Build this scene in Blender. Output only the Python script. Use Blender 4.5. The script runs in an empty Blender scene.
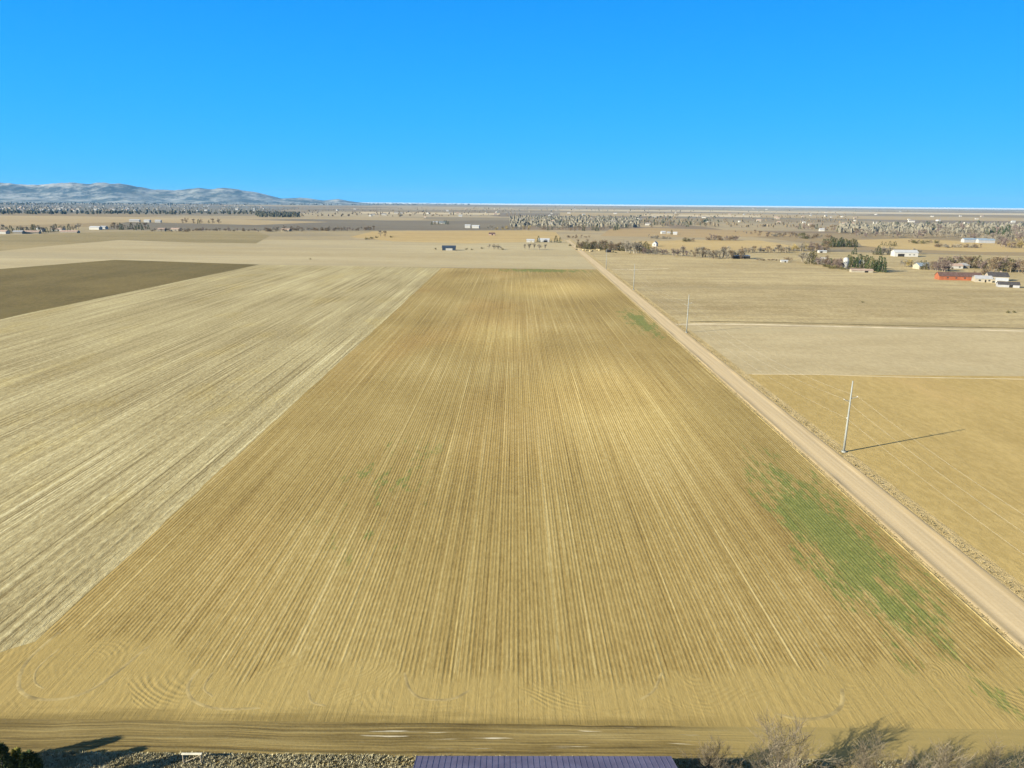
import bpy, math, random
import numpy as np
from mathutils import Vector, Matrix
R = math.radians
scene = bpy.context.scene
C = scene.collection
random.seed(7)
rng = np.random.default_rng(11)

# ------------------------------------------------------------------ camera
W_PX, H_PX, F_PX = 1024, 768, 711.0
CAM_H = 60.0
PITCH, YAW, ROLL = math.atan((384 - 202.5) / F_PX), math.atan(-2.0 / F_PX), R(0.51)
fw = Vector((math.sin(YAW) * math.cos(PITCH), math.cos(YAW) * math.cos(PITCH), -math.sin(PITCH))).normalized()
r0 = fw.cross(Vector((0, 0, 1))).normalized()
u0 = r0.cross(fw).normalized()
rt = (r0 * math.cos(ROLL) + u0 * math.sin(ROLL)).normalized()
up = (u0 * math.cos(ROLL) - r0 * math.sin(ROLL)).normalized()
cam_d = bpy.data.cameras.new('camera')
cam = bpy.data.objects.new('camera', cam_d)
C.objects.link(cam)
M3 = Matrix((rt, up, -fw)).transposed()
cam.matrix_world = Matrix.Translation((0, 0, CAM_H)) @ M3.to_4x4()
cam_d.sensor_width = 36.0
cam_d.lens = 36.0 * F_PX / W_PX
cam_d.clip_start = 1.0
cam_d.clip_end = 120000.0
scene.camera = cam

# ------------------------------------------------------------------ sky, sun, exposure
SUN_EL, SUN_AZ = R(21.5), math.atan2(-43.0, -20.0)          # azimuth measured from +Y towards +X
world = bpy.data.worlds.new('World')
scene.world = world
world.use_nodes = True
wn = world.node_tree
wn.nodes.clear()
sky = wn.nodes.new('ShaderNodeTexSky')
sky.sky_type = 'NISHITA'
sky.sun_disc = False
sky.sun_elevation = SUN_EL
sky.sun_rotation = SUN_AZ % (2 * math.pi)
sky.altitude = 1500
sky.air_density = 1.0
sky.dust_density = 0.1
sky.ozone_density = 3.0
hs = wn.nodes.new('ShaderNodeHueSaturation')
hs.inputs['Saturation'].default_value = 1.4
tc = wn.nodes.new('ShaderNodeTexCoord')
sp = wn.nodes.new('ShaderNodeSeparateXYZ')
wr = wn.nodes.new('ShaderNodeValToRGB')
for k_, (p_, c_) in enumerate(((0.0, (0.012, 0.262, 0.57)), (0.06, (0.012, 0.246, 0.57)), (0.14, (0.009, 0.216, 0.56)), (0.26, (0.005, 0.165, 0.50)), (0.48, (0.065, 0.120, 0.23)), (1.0, (0.06, 0.10, 0.19)))):
    if k_ > 1: wr.color_ramp.elements.new(p_)
    wr.color_ramp.elements[k_].position = p_
    wr.color_ramp.elements[k_].color = (*c_, 1)
bg = wn.nodes.new('ShaderNodeBackground')          # thin clear winter air: the Nishita sky ...
bg.inputs['Strength'].default_value = 0.004
bg2 = wn.nodes.new('ShaderNodeBackground')         # ... plus a deep blue that pales towards the horizon
bg2.inputs['Strength'].default_value = 0.72
ad = wn.nodes.new('ShaderNodeAddShader')
wo = wn.nodes.new('ShaderNodeOutputWorld')
wn.links.new(sky.outputs[0], hs.inputs['Color'])
wn.links.new(hs.outputs[0], bg.inputs['Color'])
wn.links.new(tc.outputs['Generated'], sp.inputs[0])
wn.links.new(sp.outputs['Z'], wr.inputs[0])
wn.links.new(wr.outputs[0], bg2.inputs['Color'])
wn.links.new(bg.outputs[0], ad.inputs[0])
wn.links.new(bg2.outputs[0], ad.inputs[1])
wn.links.new(ad.outputs[0], wo.inputs['Surface'])

sd = bpy.data.lights.new('sun', 'SUN')
sd.energy = 5.0
sd.angle = R(0.53)
sd.color = (1.0, 0.93, 0.74)
sun = bpy.data.objects.new('sun', sd)
C.objects.link(sun)
to_sun = Vector((math.sin(SUN_AZ) * math.cos(SUN_EL), math.cos(SUN_AZ) * math.cos(SUN_EL), math.sin(SUN_EL)))
sun.rotation_euler = to_sun.to_track_quat('Z', 'Y').to_euler()
sun.location = (-200, -100, 200)

vs = scene.view_settings
vs.view_transform = 'Standard'
vs.look = 'None'
vs.gamma = 1.0
vs.use_curve_mapping = False
vs.exposure = 1.38

# ------------------------------------------------------------------ helpers
def ray(px, py):
    return (rt * ((px - 512) / F_PX) - up * ((py - 384) / F_PX) + fw)

def P(px, py, z=0.0):
    """Ground point (height z) seen at a pixel."""
    d = ray(px, py)
    t = (z - CAM_H) / d.z
    return Vector((d.x * t, d.y * t, z))

def PX(p):
    v = Vector(p) - Vector((0, 0, CAM_H))
    d = v.dot(fw)
    return (512 + F_PX * v.dot(rt) / d, 384 - F_PX * v.dot(up) / d, d)

def road_x(y):
    return 75.0 + 0.0098 * y

class MB:
    """Collects polygons for one mesh object."""
    def __init__(self):
        self.v, self.f, self.m = [], [], []
    def add(self, vs, fs, mi=0):
        b = len(self.v)
        self.v += [tuple(x) for x in vs]
        self.f += [tuple(i + b for i in q) for q in fs]
        self.m += [mi] * len(fs)
    def box(self, c, s, mi=0, rz=0.0):
        cx, cy, cz = c
        hx, hy, hz = s[0] / 2, s[1] / 2, s[2] / 2
        ca, sa = math.cos(rz), math.sin(rz)
        vs = []
        for dz in (-hz, hz):
            for dx, dy in ((-hx, -hy), (hx, -hy), (hx, hy), (-hx, hy)):
                vs.append((cx + dx * ca - dy * sa, cy + dx * sa + dy * ca, cz + dz))
        self.add(vs, [(0, 3, 2, 1), (4, 5, 6, 7), (0, 1, 5, 4), (1, 2, 6, 5), (2, 3, 7, 6), (3, 0, 4, 7)], mi)
    def tube(self, pts, rad, n=6, mi=0, cap=True):
        pts = [Vector(p) for p in pts]
        if not hasattr(rad, '__len__'):
            rad = [rad] * len(pts)
        rings = []
        for i, p in enumerate(pts):
            a = pts[max(i - 1, 0)]
            b = pts[min(i + 1, len(pts) - 1)]
            t = (b - a).normalized()
            ref = Vector((0, 0, 1)) if abs(t.z) < 0.9 else Vector((1, 0, 0))
            u = t.cross(ref).normalized()
            w = t.cross(u)
            rings.append([p + (u * math.cos(2 * math.pi * k / n) + w * math.sin(2 * math.pi * k / n)) * rad[i] for k in range(n)])
        vs = [q for r in rings for q in r]
        fs = []
        for i in range(len(rings) - 1):
            for k in range(n):
                fs.append((i * n + k, i * n + (k + 1) % n, (i + 1) * n + (k + 1) % n, (i + 1) * n + k))
        if cap:
            fs.append(tuple(range(n))[::-1])
            fs.append(tuple((len(rings) - 1) * n + k for k in range(n)))
        self.add(vs, fs, mi)
    def mesh(self, name, mats, smooth=False):
        me = bpy.data.meshes.new(name)
        me.from_pydata(self.v, [], self.f)
        for m in (mats if isinstance(mats, (list, tuple)) else [mats]):
            me.materials.append(m)
        me.polygons.foreach_set('material_index', self.m)
        if smooth:
            me.polygons.foreach_set('use_smooth', [True] * len(self.f))
        me.update()
        return me
    def build(self, name, mats, parent=None, smooth=False):
        return link(name, self.mesh(name, mats, smooth), parent)

def link(name, data, parent=None):
    o = bpy.data.objects.new(name, data)
    C.objects.link(o)
    if parent is not None:
        o.parent = parent
    return o

def tag(o, label=None, cat=None, group=None, kind=None):
    if label: o['label'] = label
    if cat: o['category'] = cat
    if group: o['group'] = group
    if kind: o['kind'] = kind
    return o

def thing(name, label, cat, loc, rz=0.0, group=None):
    o = link(name, None)
    o.location = loc
    o.rotation_euler = (0, 0, rz)
    return tag(o, label, cat, group)

# ---- node graph helper
class G:
    def __init__(self, name, rough=0.9):
        self.m = bpy.data.materials.new(name)
        self.m.use_nodes = True
        self.t = self.m.node_tree
        self.t.nodes.clear()
        self.out = self.t.nodes.new('ShaderNodeOutputMaterial')
        self.b = self.t.nodes.new('ShaderNodeBsdfPrincipled')
        self.b.inputs['Roughness'].default_value = rough
        self.b.inputs['Specular IOR Level'].default_value = 0.15
        self.t.links.new(self.b.outputs[0], self.out.inputs['Surface'])
        self._pos = None
    def n(self, kind):
        return self.t.nodes.new(kind)
    def _in(self, sock, v):
        if v is None: return
        if isinstance(v, bpy.types.NodeSocket):
            self.t.links.new(v, sock)
        elif isinstance(v, (tuple, list)) and len(v) == 3 and sock.type == 'RGBA':
            sock.default_value = (*v, 1)
        else:
            sock.default_value = v
    def pos(self):
        if self._pos is None:
            g = self.n('ShaderNodeNewGeometry')
            s = self.n('ShaderNodeSeparateXYZ')
            self.t.links.new(g.outputs['Position'], s.inputs[0])
            self._pos = s.outputs
        return self._pos
    def obj_pos(self):
        g = self.n('ShaderNodeTexCoord')
        return g.outputs['Object']
    def math(self, op, a, b=None, c=None, clamp=False):
        k = self.n('ShaderNodeMath')
        k.operation = op
        k.use_clamp = clamp
        self._in(k.inputs[0], a); self._in(k.inputs[1], b)
        if c is not None: self._in(k.inputs[2], c)
        return k.outputs[0]
    def vec(self, x, y, z=0.0):
        k = self.n('ShaderNodeCombineXYZ')
        self._in(k.inputs[0], x); self._in(k.inputs[1], y); self._in(k.inputs[2], z)
        return k.outputs[0]
    def sxy(self, sx, sy, seed=0.0):
        p = self.pos()
        return self.vec(self.math('MULTIPLY', p[0], sx), self.math('MULTIPLY', p[1], sy), seed)
    def noise(self, vec, scale=1.0, detail=3.0, rough=0.5, dist=0.0):
        k = self.n('ShaderNodeTexNoise')
        self._in(k.inputs['Vector'], vec)
        k.inputs['Scale'].default_value = scale
        k.inputs['Detail'].default_value = detail
        k.inputs['Roughness'].default_value = rough
        k.inputs['Distortion'].default_value = dist
        return k.outputs[0]
    def step(self, v, lo, hi, a=0.0, b=1.0):
        k = self.n('ShaderNodeMapRange')
        k.interpolation_type = 'SMOOTHSTEP'
        self._in(k.inputs['Value'], v)
        self._in(k.inputs['From Min'], lo); self._in(k.inputs['From Max'], hi)
        k.inputs['To Min'].default_value = a; k.inputs['To Max'].default_value = b
        return k.outputs[0]
    def mix(self, f, a, b, mode='MIX'):
        k = self.n('ShaderNodeMix')
        k.data_type = 'RGBA'
        k.blend_type = mode
        self._in(k.inputs[0], f); self._in(k.inputs[6], a); self._in(k.inputs[7], b)
        return k.outputs[2]
    def ramp(self, f, stops, interp='LINEAR'):
        k = self.n('ShaderNodeValToRGB')
        k.color_ramp.interpolation = interp
        e = k.color_ramp.elements
        while len(e) < len(stops): e.new(0.5)
        for i, (p, c) in enumerate(stops):
            e[i].position = p
            e[i].color = (*c, 1)
        self._in(k.inputs[0], f)
        return k.outputs[0]
    def color(self, c, earth=None):
        if earth:
            c = self.mix(1.0, c, earth, 'MULTIPLY')
        self._in(self.b.inputs['Base Color'], c)
        return self
    def bump(self, h, dist=1.0, strength=1.0):
        k = self.n('ShaderNodeBump')
        k.inputs['Strength'].default_value = strength
        k.inputs['Distance'].default_value = dist
        self._in(k.inputs['Height'], h)
        self.t.links.new(k.outputs[0], self.b.inputs['Normal'])
        return self

def simple(name, col, rough=0.85, var=0.25, scale=0.6, spec=0.15):
    """A plain surface with uneven tone."""
    g = G(name, rough)
    n = g.noise(g.obj_pos(), scale, 4, 0.6)
    lo = tuple(c * (1 - var) for c in col)
    hi = tuple(min(c * (1 + var), 0.95) for c in col)
    g.color(g.mix(g.step(n, 0.3, 0.7), lo, hi))
    g.b.inputs['Specular IOR Level'].default_value = spec
    return g.m

def foliage(name, cols, rough=0.9, scale=0.35):
    """Twigs and leaves: tone varies over the tree and from tree to tree."""
    g = G(name, rough)
    n = g.noise(g.obj_pos(), scale, 3, 0.6)
    oi = g.n('ShaderNodeObjectInfo')
    f = g.math('ADD', g.math('MULTIPLY', g.step(n, 0.3, 0.7), 0.6), g.math('MULTIPLY', oi.outputs['Random'], 0.4))
    g.color(g.ramp(f, [(0.0, cols[0]), (0.5, cols[1]), (1.0, cols[2])]))
    g.b.inputs['Specular IOR Level'].default_value = 0.05
    return g.m

# ------------------------------------------------------------------ ground materials
def mat_plain():
    g = G('plain_soil')
    x, y, z = g.pos()
    v = g.n('ShaderNodeTexVoronoi')
    v.distance = 'CHEBYCHEV'
    v.inputs['Randomness'].default_value = 0.75
    wob = g.noise(g.sxy(0.0009, 0.0009, 3.3), 1, 2)
    g._in(v.inputs['Vector'], g.vec(g.math('ADD', g.math('MULTIPLY', x, 1 / 900.0), g.math('MULTIPLY', wob, 0.35)), g.math('MULTIPLY', y, 1 / 620.0), 0.0))
    v.inputs['Scale'].default_value = 1.0
    sep = g.n('ShaderNodeSeparateColor')
    g.t.links.new(v.outputs['Color'], sep.inputs[0])
    c = g.ramp(sep.outputs[0], [(0.0, (0.23, 0.17, 0.085)), (0.2, (0.30, 0.235, 0.13)), (0.38, (0.19, 0.155, 0.095)), (0.55, (0.33, 0.265, 0.155)),
                                (0.72, (0.17, 0.125, 0.075)), (0.85, (0.27, 0.215, 0.115)), (0.97, (0.36, 0.30, 0.19))], 'CONSTANT')
    n = g.noise(g.sxy(1 / 160.0, 1 / 90.0, 1.0), 1, 6, 0.65)
    c = g.mix(g.math('MULTIPLY', g.step(n, 0.42, 0.7), 0.55), c, (0.16, 0.135, 0.09))
    big = g.noise(g.sxy(1 / 3000.0, 1 / 3000.0, 5.0), 1, 3, 0.55)
    c = g.mix(g.math('MULTIPLY', g.step(big, 0.45, 0.65), 0.5), c, (0.135, 0.12, 0.095))
    n2 = g.noise(g.sxy(1 / 14.0, 1 / 9.0, 2.0), 1, 4, 0.6)
    c = g.mix(g.step(n2, 0.3, 0.8, 0.0, 0.3), c, (0.14, 0.11, 0.06))
    return g.color(c, (1.20, 1.18, 1.16)).m

def mat_planted():
    g = G('planted_soil')
    x, y, z = g.pos()
    # row relief and tone
    row = g.math('SINE', g.math('MULTIPLY', x, 2 * math.pi / 0.62))
    fine = g.noise(g.sxy(1.35, 0.010, 0.0), 1, 2, 0.6)
    mid = g.noise(g.sxy(0.42, 0.004, 4.0), 1, 3, 0.6)
    wide = g.noise(g.sxy(0.075, 0.0022, 9.0), 1, 3, 0.6)
    patch = g.noise(g.sxy(1 / 55.0, 1 / 80.0, 2.0), 1, 5, 0.6)
    grain = g.noise(g.sxy(3.2, 0.9, 7.0), 1, 3, 0.75)
    clod = g.noise(g.sxy(0.9, 0.35, 17.0), 1, 5, 0.75)
    grain = g.step(g.math('ADD', g.math('MULTIPLY', grain, 0.5), g.math('MULTIPLY', clod, 0.5)), 0.34, 0.66)
    wob = g.noise(g.sxy(0.09, 0.09, 6.0), 1, 3, 0.6)
    # headland: rows die out and turn round
    edge = g.math('ADD', y, g.math('MULTIPLY', g.math('SUBTRACT', g.noise(g.sxy(0.16, 0.02, 8.0), 1, 2), 0.5), 17.0))
    edge = g.math('SUBTRACT', edge, g.step(x, -52.0, -34.0, 6.5, 0.0))
    edge = g.math('SUBTRACT', edge, g.step(x, 30.0, 60.0, 0.0, 3.0))
    head = g.step(edge, 79.0, 82.5, 1.0, 0.0)
    rowmask = g.math('SUBTRACT', 1.0, head)
    streak = g.math('ADD', g.math('ADD', g.math('MULTIPLY', g.math('SUBTRACT', fine, 0.5), 0.75), g.math('MULTIPLY', g.math('SUBTRACT', mid, 0.5), 0.45)),
                    g.math('MULTIPLY', g.math('SUBTRACT', wide, 0.5), 0.22))
    thin = g.noise(g.sxy(1.9, 0.006, 31.0), 1, 1, 0.5)
    lines = g.math('ADD', g.step(thin, 0.26, 0.36, -0.30, 0.0), g.step(thin, 0.66, 0.74, 0.0, 0.26))
    thin2 = g.noise(g.sxy(3.9, 0.010, 51.0), 1, 1, 0.5)
    lines = g.math('ADD', lines, g.math('ADD', g.step(thin2, 0.30, 0.38, -0.36, 0.0), g.step(thin2, 0.63, 0.70, 0.0, 0.32)))
    streak = g.math('ADD', streak, g.math('MULTIPLY', lines, g.step(g.noise(g.sxy(0.12, 0.02, 33.0), 1, 2), 0.40, 0.60)))
    wheel = g.math('MULTIPLY', g.step(g.math('ABSOLUTE', g.math('SUBTRACT', g.math('FRACT', g.math('DIVIDE', g.math('ADD', x, g.math('MULTIPLY', wob, 0.5)), 4.56)), 0.5)), 0.0, 0.085, 0.30, 0.0),
                   g.step(g.noise(g.sxy(0.11, 0.006, 3.0), 1, 2), 0.42, 0.6))
    f = g.math('ADD', g.math('MULTIPLY', g.math('ADD', streak, wheel), rowmask), 0.5)
    f = g.math('ADD', f, g.math('MULTIPLY', g.math('MULTIPLY', row, 0.075), rowmask))
    f = g.math('ADD', f, g.math('MULTIPLY', g.math('SUBTRACT', grain, 0.5), 0.42))
    f = g.math('ADD', f, g.math('MULTIPLY', g.math('SUBTRACT', patch, 0.5), 1.0))
    # U turn ripples on the headland
    cell = 15.2
    xw = g.math('ADD', x, g.math('MULTIPLY', g.math('SUBTRACT', g.noise(g.sxy(0.03, 0.03, 41.0), 1, 2), 0.5), 34.0))
    u = g.math('MULTIPLY', g.math('SUBTRACT', g.math('FRACT', g.math('DIVIDE', xw, cell)), 0.5), cell)
    dy = g.math('SUBTRACT', y, g.math('ADD', 79.5, g.math('MULTIPLY', wob, 4.0)))
    r = g.math('SQRT', g.math('ADD', g.math('MULTIPLY', u, u), g.math('MULTIPLY', dy, dy)))
    ring = g.math('SINE', g.math('MULTIPLY', r, 2 * math.pi / 0.82))
    ringm = g.math('MULTIPLY', g.math('MULTIPLY', head, g.step(y, 73.0, 75.0)), g.step(g.noise(g.sxy(0.10, 0.2, 12.0), 1, 4), 0.42, 0.66))
    f = g.math('ADD', f, g.math('MULTIPLY', g.math('MULTIPLY', ring, 0.14), ringm))
    soil = g.ramp(f, [(0.0, (0.13, 0.086, 0.026)), (0.35, (0.215, 0.152, 0.052)), (0.65, (0.275, 0.203, 0.078)), (1.0, (0.37, 0.29, 0.135))])
    # paler dry swells in the far and right half, darker near the left edge
    def swell(cx, cy, rx, ry):
        a = g.math('DIVIDE', g.math('SUBTRACT', x, cx), rx)
        b = g.math('DIVIDE', g.math('SUBTRACT', y, cy), ry)
        return g.step(g.math('ADD', g.math('SQRT', g.math('ADD', g.math('MULTIPLY', a, a), g.math('MULTIPLY', b, b))), g.math('MULTIPLY', g.math('SUBTRACT', patch, 0.5), 1.2)), 0.2, 1.1, 1.0, 0.0)
    pale = g.math('MAXIMUM', g.math('MAXIMUM', swell(30.0, 215.0, 34.0, 85.0), swell(26.0, 520.0, 50.0, 75.0)), g.math('MULTIPLY', swell(-8.0, 330.0, 26.0, 60.0), 0.6))
    soil = g.mix(g.math('MULTIPLY', pale, 0.85), soil, g.mix(1.0, soil, (1.50, 1.52, 1.60), 'MULTIPLY'))
    # redder left half, yellower middle
    red = g.noise(g.sxy(1 / 70.0, 1 / 150.0, 15.0), 1, 3, 0.5)
    soil = g.mix(g.math('MULTIPLY', g.math('MULTIPLY', g.step(red, 0.42, 0.62), g.step(x, -20.0, 25.0, 1.0, 0.25)), 0.35), soil, g.mix(1.0, soil, (1.10, 0.88, 0.72), 'MULTIPLY'))
    soil = g.mix(g.math('MULTIPLY', head, 0.55), soil, (0.30, 0.222, 0.085))
    rim = g.step(g.math('ADD', y, g.math('MULTIPLY', g.math('SUBTRACT', g.noise(g.sxy(0.07, 0.5, 61.0), 1, 4, 0.65), 0.5), 7.0)), 71.6, 74.4, 1.0, 0.0)
    soil = g.mix(g.math('MULTIPLY', g.math('MULTIPLY', rim, g.step(x, 16.0, 34.0, 1.0, 0.0)), 0.75), soil, (0.150, 0.108, 0.037))
    # thin green of the young crop
    def blob(cx, cy, rx, ry, tilt=0.0):
        xx = g.math('ADD', g.math('SUBTRACT', x, cx), g.math('MULTIPLY', g.math('SUBTRACT', y, cy), -tilt))
        a = g.math('DIVIDE', xx, rx)
        b = g.math('DIVIDE', g.math('SUBTRACT', y, cy), ry)
        return g.math('SUBTRACT', 1.0, g.math('SQRT', g.math('ADD', g.math('MULTIPLY', a, a), g.math('MULTIPLY', b, b))), clamp=True)
    gm = g.math('MAXIMUM', g.math('MAXIMUM', g.math('MULTIPLY', blob(60.0, 122.0, 12.8, 60.0), 1.02), g.math('MULTIPLY', blob(65.5, 372.0, 11.0, 62.0), 0.95)),
                g.math('MULTIPLY', blob(24.0, 655.0, 66.0, 26.0), 0.9))
    gm = g.math('MAXIMUM', gm, g.math('MULTIPLY', blob(69.3, 132.0, 1.5, 38.0, 0.0098), 0.7))
    gm = g.math('MAXIMUM', gm, g.math('MULTIPLY', blob(-27.0, 145.0, 17.0, 55.0), 0.34))
    gn = g.noise(g.sxy(1.3, 0.22, 21.0), 1, 5, 0.75)
    gn2 = g.noise(g.sxy(0.20, 0.05, 22.0), 1, 5, 0.7)
    gf = g.math('ADD', g.math('MULTIPLY', gm, 1.0), g.math('ADD', g.math('MULTIPLY', g.math('SUBTRACT', gn, 0.5), 1.9), g.math('MULTIPLY', g.math('SUBTRACT', gn2, 0.5), 2.6)))
    gf = g.math('MULTIPLY', g.math('MULTIPLY', g.step(gf, 0.34, 0.64), g.step(gm, 0.02, 0.22)), g.step(g.math('ADD', fine, g.math('MULTIPLY', row, 0.08)), 0.30, 0.52, 0.68, 1.0))
    grn = g.mix(grain, (0.066, 0.096, 0.022), (0.155, 0.175, 0.046))
    soil = g.mix(g.math('MULTIPLY', gf, 0.85), soil, grn)
    h = g.math('ADD', g.math('MULTIPLY', g.math('MULTIPLY', row, rowmask), 0.016), g.math('MULTIPLY', g.math('MULTIPLY', ring, ringm), 0.014))
    h = g.math('ADD', h, g.math('MULTIPLY', grain, 0.022))
    h = g.math('ADD', h, g.math('MULTIPLY', fine, 0.10))
    return g.color(soil, (1.17, 1.165, 1.08)).bump(h, 1.0, 0.8).m

def mat_stubble(name, cols, sx=0.55, sy=0.006, turn=0.0, patch_s=60.0):
    """Cut straw in long drill lines."""
    g = G(name)
    x, y, z = g.pos()
    fine = g.noise(g.sxy(sx * 2.2, sy * 2.5, 1.0), 1, 3, 0.65)
    mid = g.noise(g.sxy(sx * 0.55, sy, 2.0), 1, 4, 0.6)
    wide = g.noise(g.sxy(sx * 0.10, sy * 0.35, 3.0), 1, 3, 0.6)
    pat = g.noise(g.sxy(1 / patch_s, 1 / (patch_s * 1.6), 4.0), 1, 6, 0.65)
    grain = g.step(g.noise(g.sxy(1.25, 0.42, 5.0), 1, 5, 0.8), 0.36, 0.64)
    ln = g.noise(g.sxy(1.1, 0.003, 14.0), 1, 1)
    ln2 = g.noise(g.sxy(2.6, 0.005, 19.0), 1, 1)
    ln = g.math('ADD', g.math('MULTIPLY', g.step(ln2, 0.32, 0.68), 0.25), g.math('MULTIPLY', ln, 0.75))
    drill = g.math('MULTIPLY', g.math('ADD', g.step(ln, 0.31, 0.42, -0.65, 0.0), g.step(ln, 0.60, 0.70, 0.0, 0.40)), g.step(g.noise(g.sxy(0.06, 0.012, 16.0), 1, 3), 0.36, 0.6))
    f = g.math('ADD', g.math('MULTIPLY', g.math('SUBTRACT', fine, 0.5), 1.0), g.math('MULTIPLY', g.math('SUBTRACT', mid, 0.5), 0.8))
    f = g.math('ADD', f, g.math('MULTIPLY', g.math('SUBTRACT', wide, 0.5), 0.35))
    f = g.math('ADD', f, g.math('ADD', drill, g.math('MULTIPLY', g.math('SUBTRACT', grain, 0.5), 0.42)))
    f = g.math('ADD', g.math('ADD', f, 0.5), g.math('MULTIPLY', g.math('SUBTRACT', pat, 0.5), 0.8))
    c = g.ramp(f, [(0.0, cols[0]), (0.4, cols[1]), (0.7, cols[2]), (1.0, cols[3])])
    yel = g.noise(g.sxy(1 / 26.0, 1 / 60.0, 8.0), 1, 4, 0.7)
    c = g.mix(g.math('MULTIPLY', g.step(yel, 0.52, 0.68), 0.4), c, g.mix(1.0, c, (1.05, 0.98, 0.68), 'MULTIPLY'))
    h = g.math('ADD', g.math('MULTIPLY', grain, 0.05), g.math('MULTIPLY', fine, 0.14))
    return g.color(c, (1.15, 1.11, 0.95)).bump(h, 1.0, 0.8).m

def mat_field(name, lo, hi, sx, sy, third=None, bump=0.05, grain_amt=0.35):
    """A bare or grassy field; sx, sy set how its streaks run."""
    g = G(name)
    a = g.noise(g.sxy(sx, sy, 1.0), 1, 5, 0.65)
    b = g.noise(g.sxy(sx * 0.18, sy * 0.22, 2.0), 1, 4, 0.6)
    gr = g.step(g.noise(g.sxy(0.55, 0.22, 3.0), 1, 6, 0.8), 0.36, 0.64)
    mo = g.noise(g.sxy(0.07, 0.03, 8.0), 1, 5, 0.7)
    f = g.math('ADD', g.math('MULTIPLY', a, 0.9), g.math('MULTIPLY', b, 0.75))
    f = g.math('ADD', f, g.math('MULTIPLY', g.math('SUBTRACT', gr, 0.5), grain_amt))
    f = g.math('ADD', f, g.math('MULTIPLY', g.math('SUBTRACT', mo, 0.5), grain_amt * 1.6))
    c = g.mix(g.step(f, 0.45, 1.2), lo, hi)
    if third:
        t = g.noise(g.sxy(sx * 0.35, sy * 0.6, 6.0), 1, 5, 0.7)
        c = g.mix(g.math('MULTIPLY', g.step(t, 0.5, 0.66), 0.6), c, third)
    return g.color(c, (1.11, 1.075, 0.97)).bump(g.math('ADD', g.math('MULTIPLY', gr, bump), g.math('MULTIPLY', a, bump)), 1.0, 0.7).m

def mat_road():
    g = G('road_dirt')
    x, y, z = g.pos()
    off = g.math('SUBTRACT', x, g.math('ADD', 75.0, g.math('MULTIPLY', y, 0.0098)))
    a = g.noise(g.vec(g.math('MULTIPLY', off, 1.3), g.math('MULTIPLY', y, 0.02), 0.0), 1, 4, 0.6)
    b = g.noise(g.sxy(1.5, 1.5, 3.0), 1, 4, 0.7)
    f = g.math('ADD', g.math('MULTIPLY', a, 0.7), g.math('MULTIPLY', b, 0.3))
    c = g.mix(g.step(f, 0.32, 0.68), (0.42, 0.315, 0.175), (0.53, 0.41, 0.24))
    side = g.step(g.math('ABSOLUTE', off), 2.7, 3.4)
    c = g.mix(g.math('MULTIPLY', side, 0.55), c, (0.30, 0.225, 0.115))
    return g.color(c).bump(g.math('MULTIPLY', f, 0.06), 1.0, 0.6).m

def mat_track():
    """Worked strip along the near edge of the field: cross ruts, pale frost or chalk in some."""
    g = G('track_soil')
    x, y, z = g.pos()
    wob = g.noise(g.sxy(0.05, 0.05, 2.0), 1, 3)
    yy = g.math('ADD', y, g.math('MULTIPLY', wob, 1.6))
    a = g.noise(g.vec(g.math('MULTIPLY', x, 0.022), g.math('MULTIPLY', yy, 1.5), 0.0), 1, 4, 0.65)
    b = g.noise(g.sxy(0.07, 0.28, 5.0), 1, 4, 0.6)
    gr = g.noise(g.sxy(2.5, 2.5, 6.0), 1, 4, 0.7)
    f = g.math('ADD', g.math('MULTIPLY', a, 0.62), g.math('ADD', g.math('MULTIPLY', b, 0.30), g.math('MULTIPLY', gr, 0.12)))
    c = g.ramp(f, [(0.38, (0.070, 0.048, 0.016)), (0.47, (0.140, 0.100, 0.034)), (0.57, (0.225, 0.165, 0.060)), (0.70, (0.31, 0.245, 0.105))])
    w = g.noise(g.vec(g.math('MULTIPLY', x, 0.10), g.math('MULTIPLY', yy, 2.1), 4.0), 1, 3, 0.55)
    zone = g.math('MULTIPLY', g.step(g.math('ABSOLUTE', g.math('SUBTRACT', x, 4.0)), 14.0, 28.0, 1.0, 0.0),
                  g.math('MULTIPLY', g.step(y, 67.6, 68.2), g.step(y, 71.0, 71.8, 1.0, 0.0)))
    c = g.mix(g.math('MULTIPLY', g.step(w, 0.62, 0.70), zone), c, (0.52, 0.46, 0.33))
    # the right end is lighter and drier
    c = g.mix(g.math('MULTIPLY', g.step(g.math('ADD', x, g.math('MULTIPLY', b, 16.0)), 22.0, 38.0), 0.92), c, (0.285, 0.215, 0.078))
    h = g.math('ADD', g.math('MULTIPLY', g.math('MULTIPLY', a, 0.35), g.step(x, 16.0, 34.0, 1.0, 0.12)), g.math('MULTIPLY', gr, 0.04))
    return g.color(c).bump(h, 1.0, 0.8).m

def mat_yard():
    g = G('yard_ground')
    a = g.noise(g.sxy(0.8, 0.8, 0.0), 1, 5, 0.7)
    b = g.noise(g.sxy(0.1, 0.1, 3.0), 1, 3, 0.6)
    c = g.mix(g.step(a, 0.35, 0.68), (0.20, 0.17, 0.095), (0.38, 0.33, 0.21))
    c = g.mix(g.step(b, 0.4, 0.6, 0.0, 0.4), c, (0.20, 0.165, 0.075))
    return g.color(c).bump(g.math('MULTIPLY', a, 0.25), 1.0, 0.8).m

# ------------------------------------------------------------------ ground sheets
def sheet(name, pts, z, m):
    mb = MB()
    mb.add([(p[0], p[1], z) for p in pts], [tuple(range(len(pts)))])
    o = mb.build(name, m)
    me = o.data
    if me.polygons[0].normal.z < 0:
        me.flip_normals()
    return tag(o, kind='structure')

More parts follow.
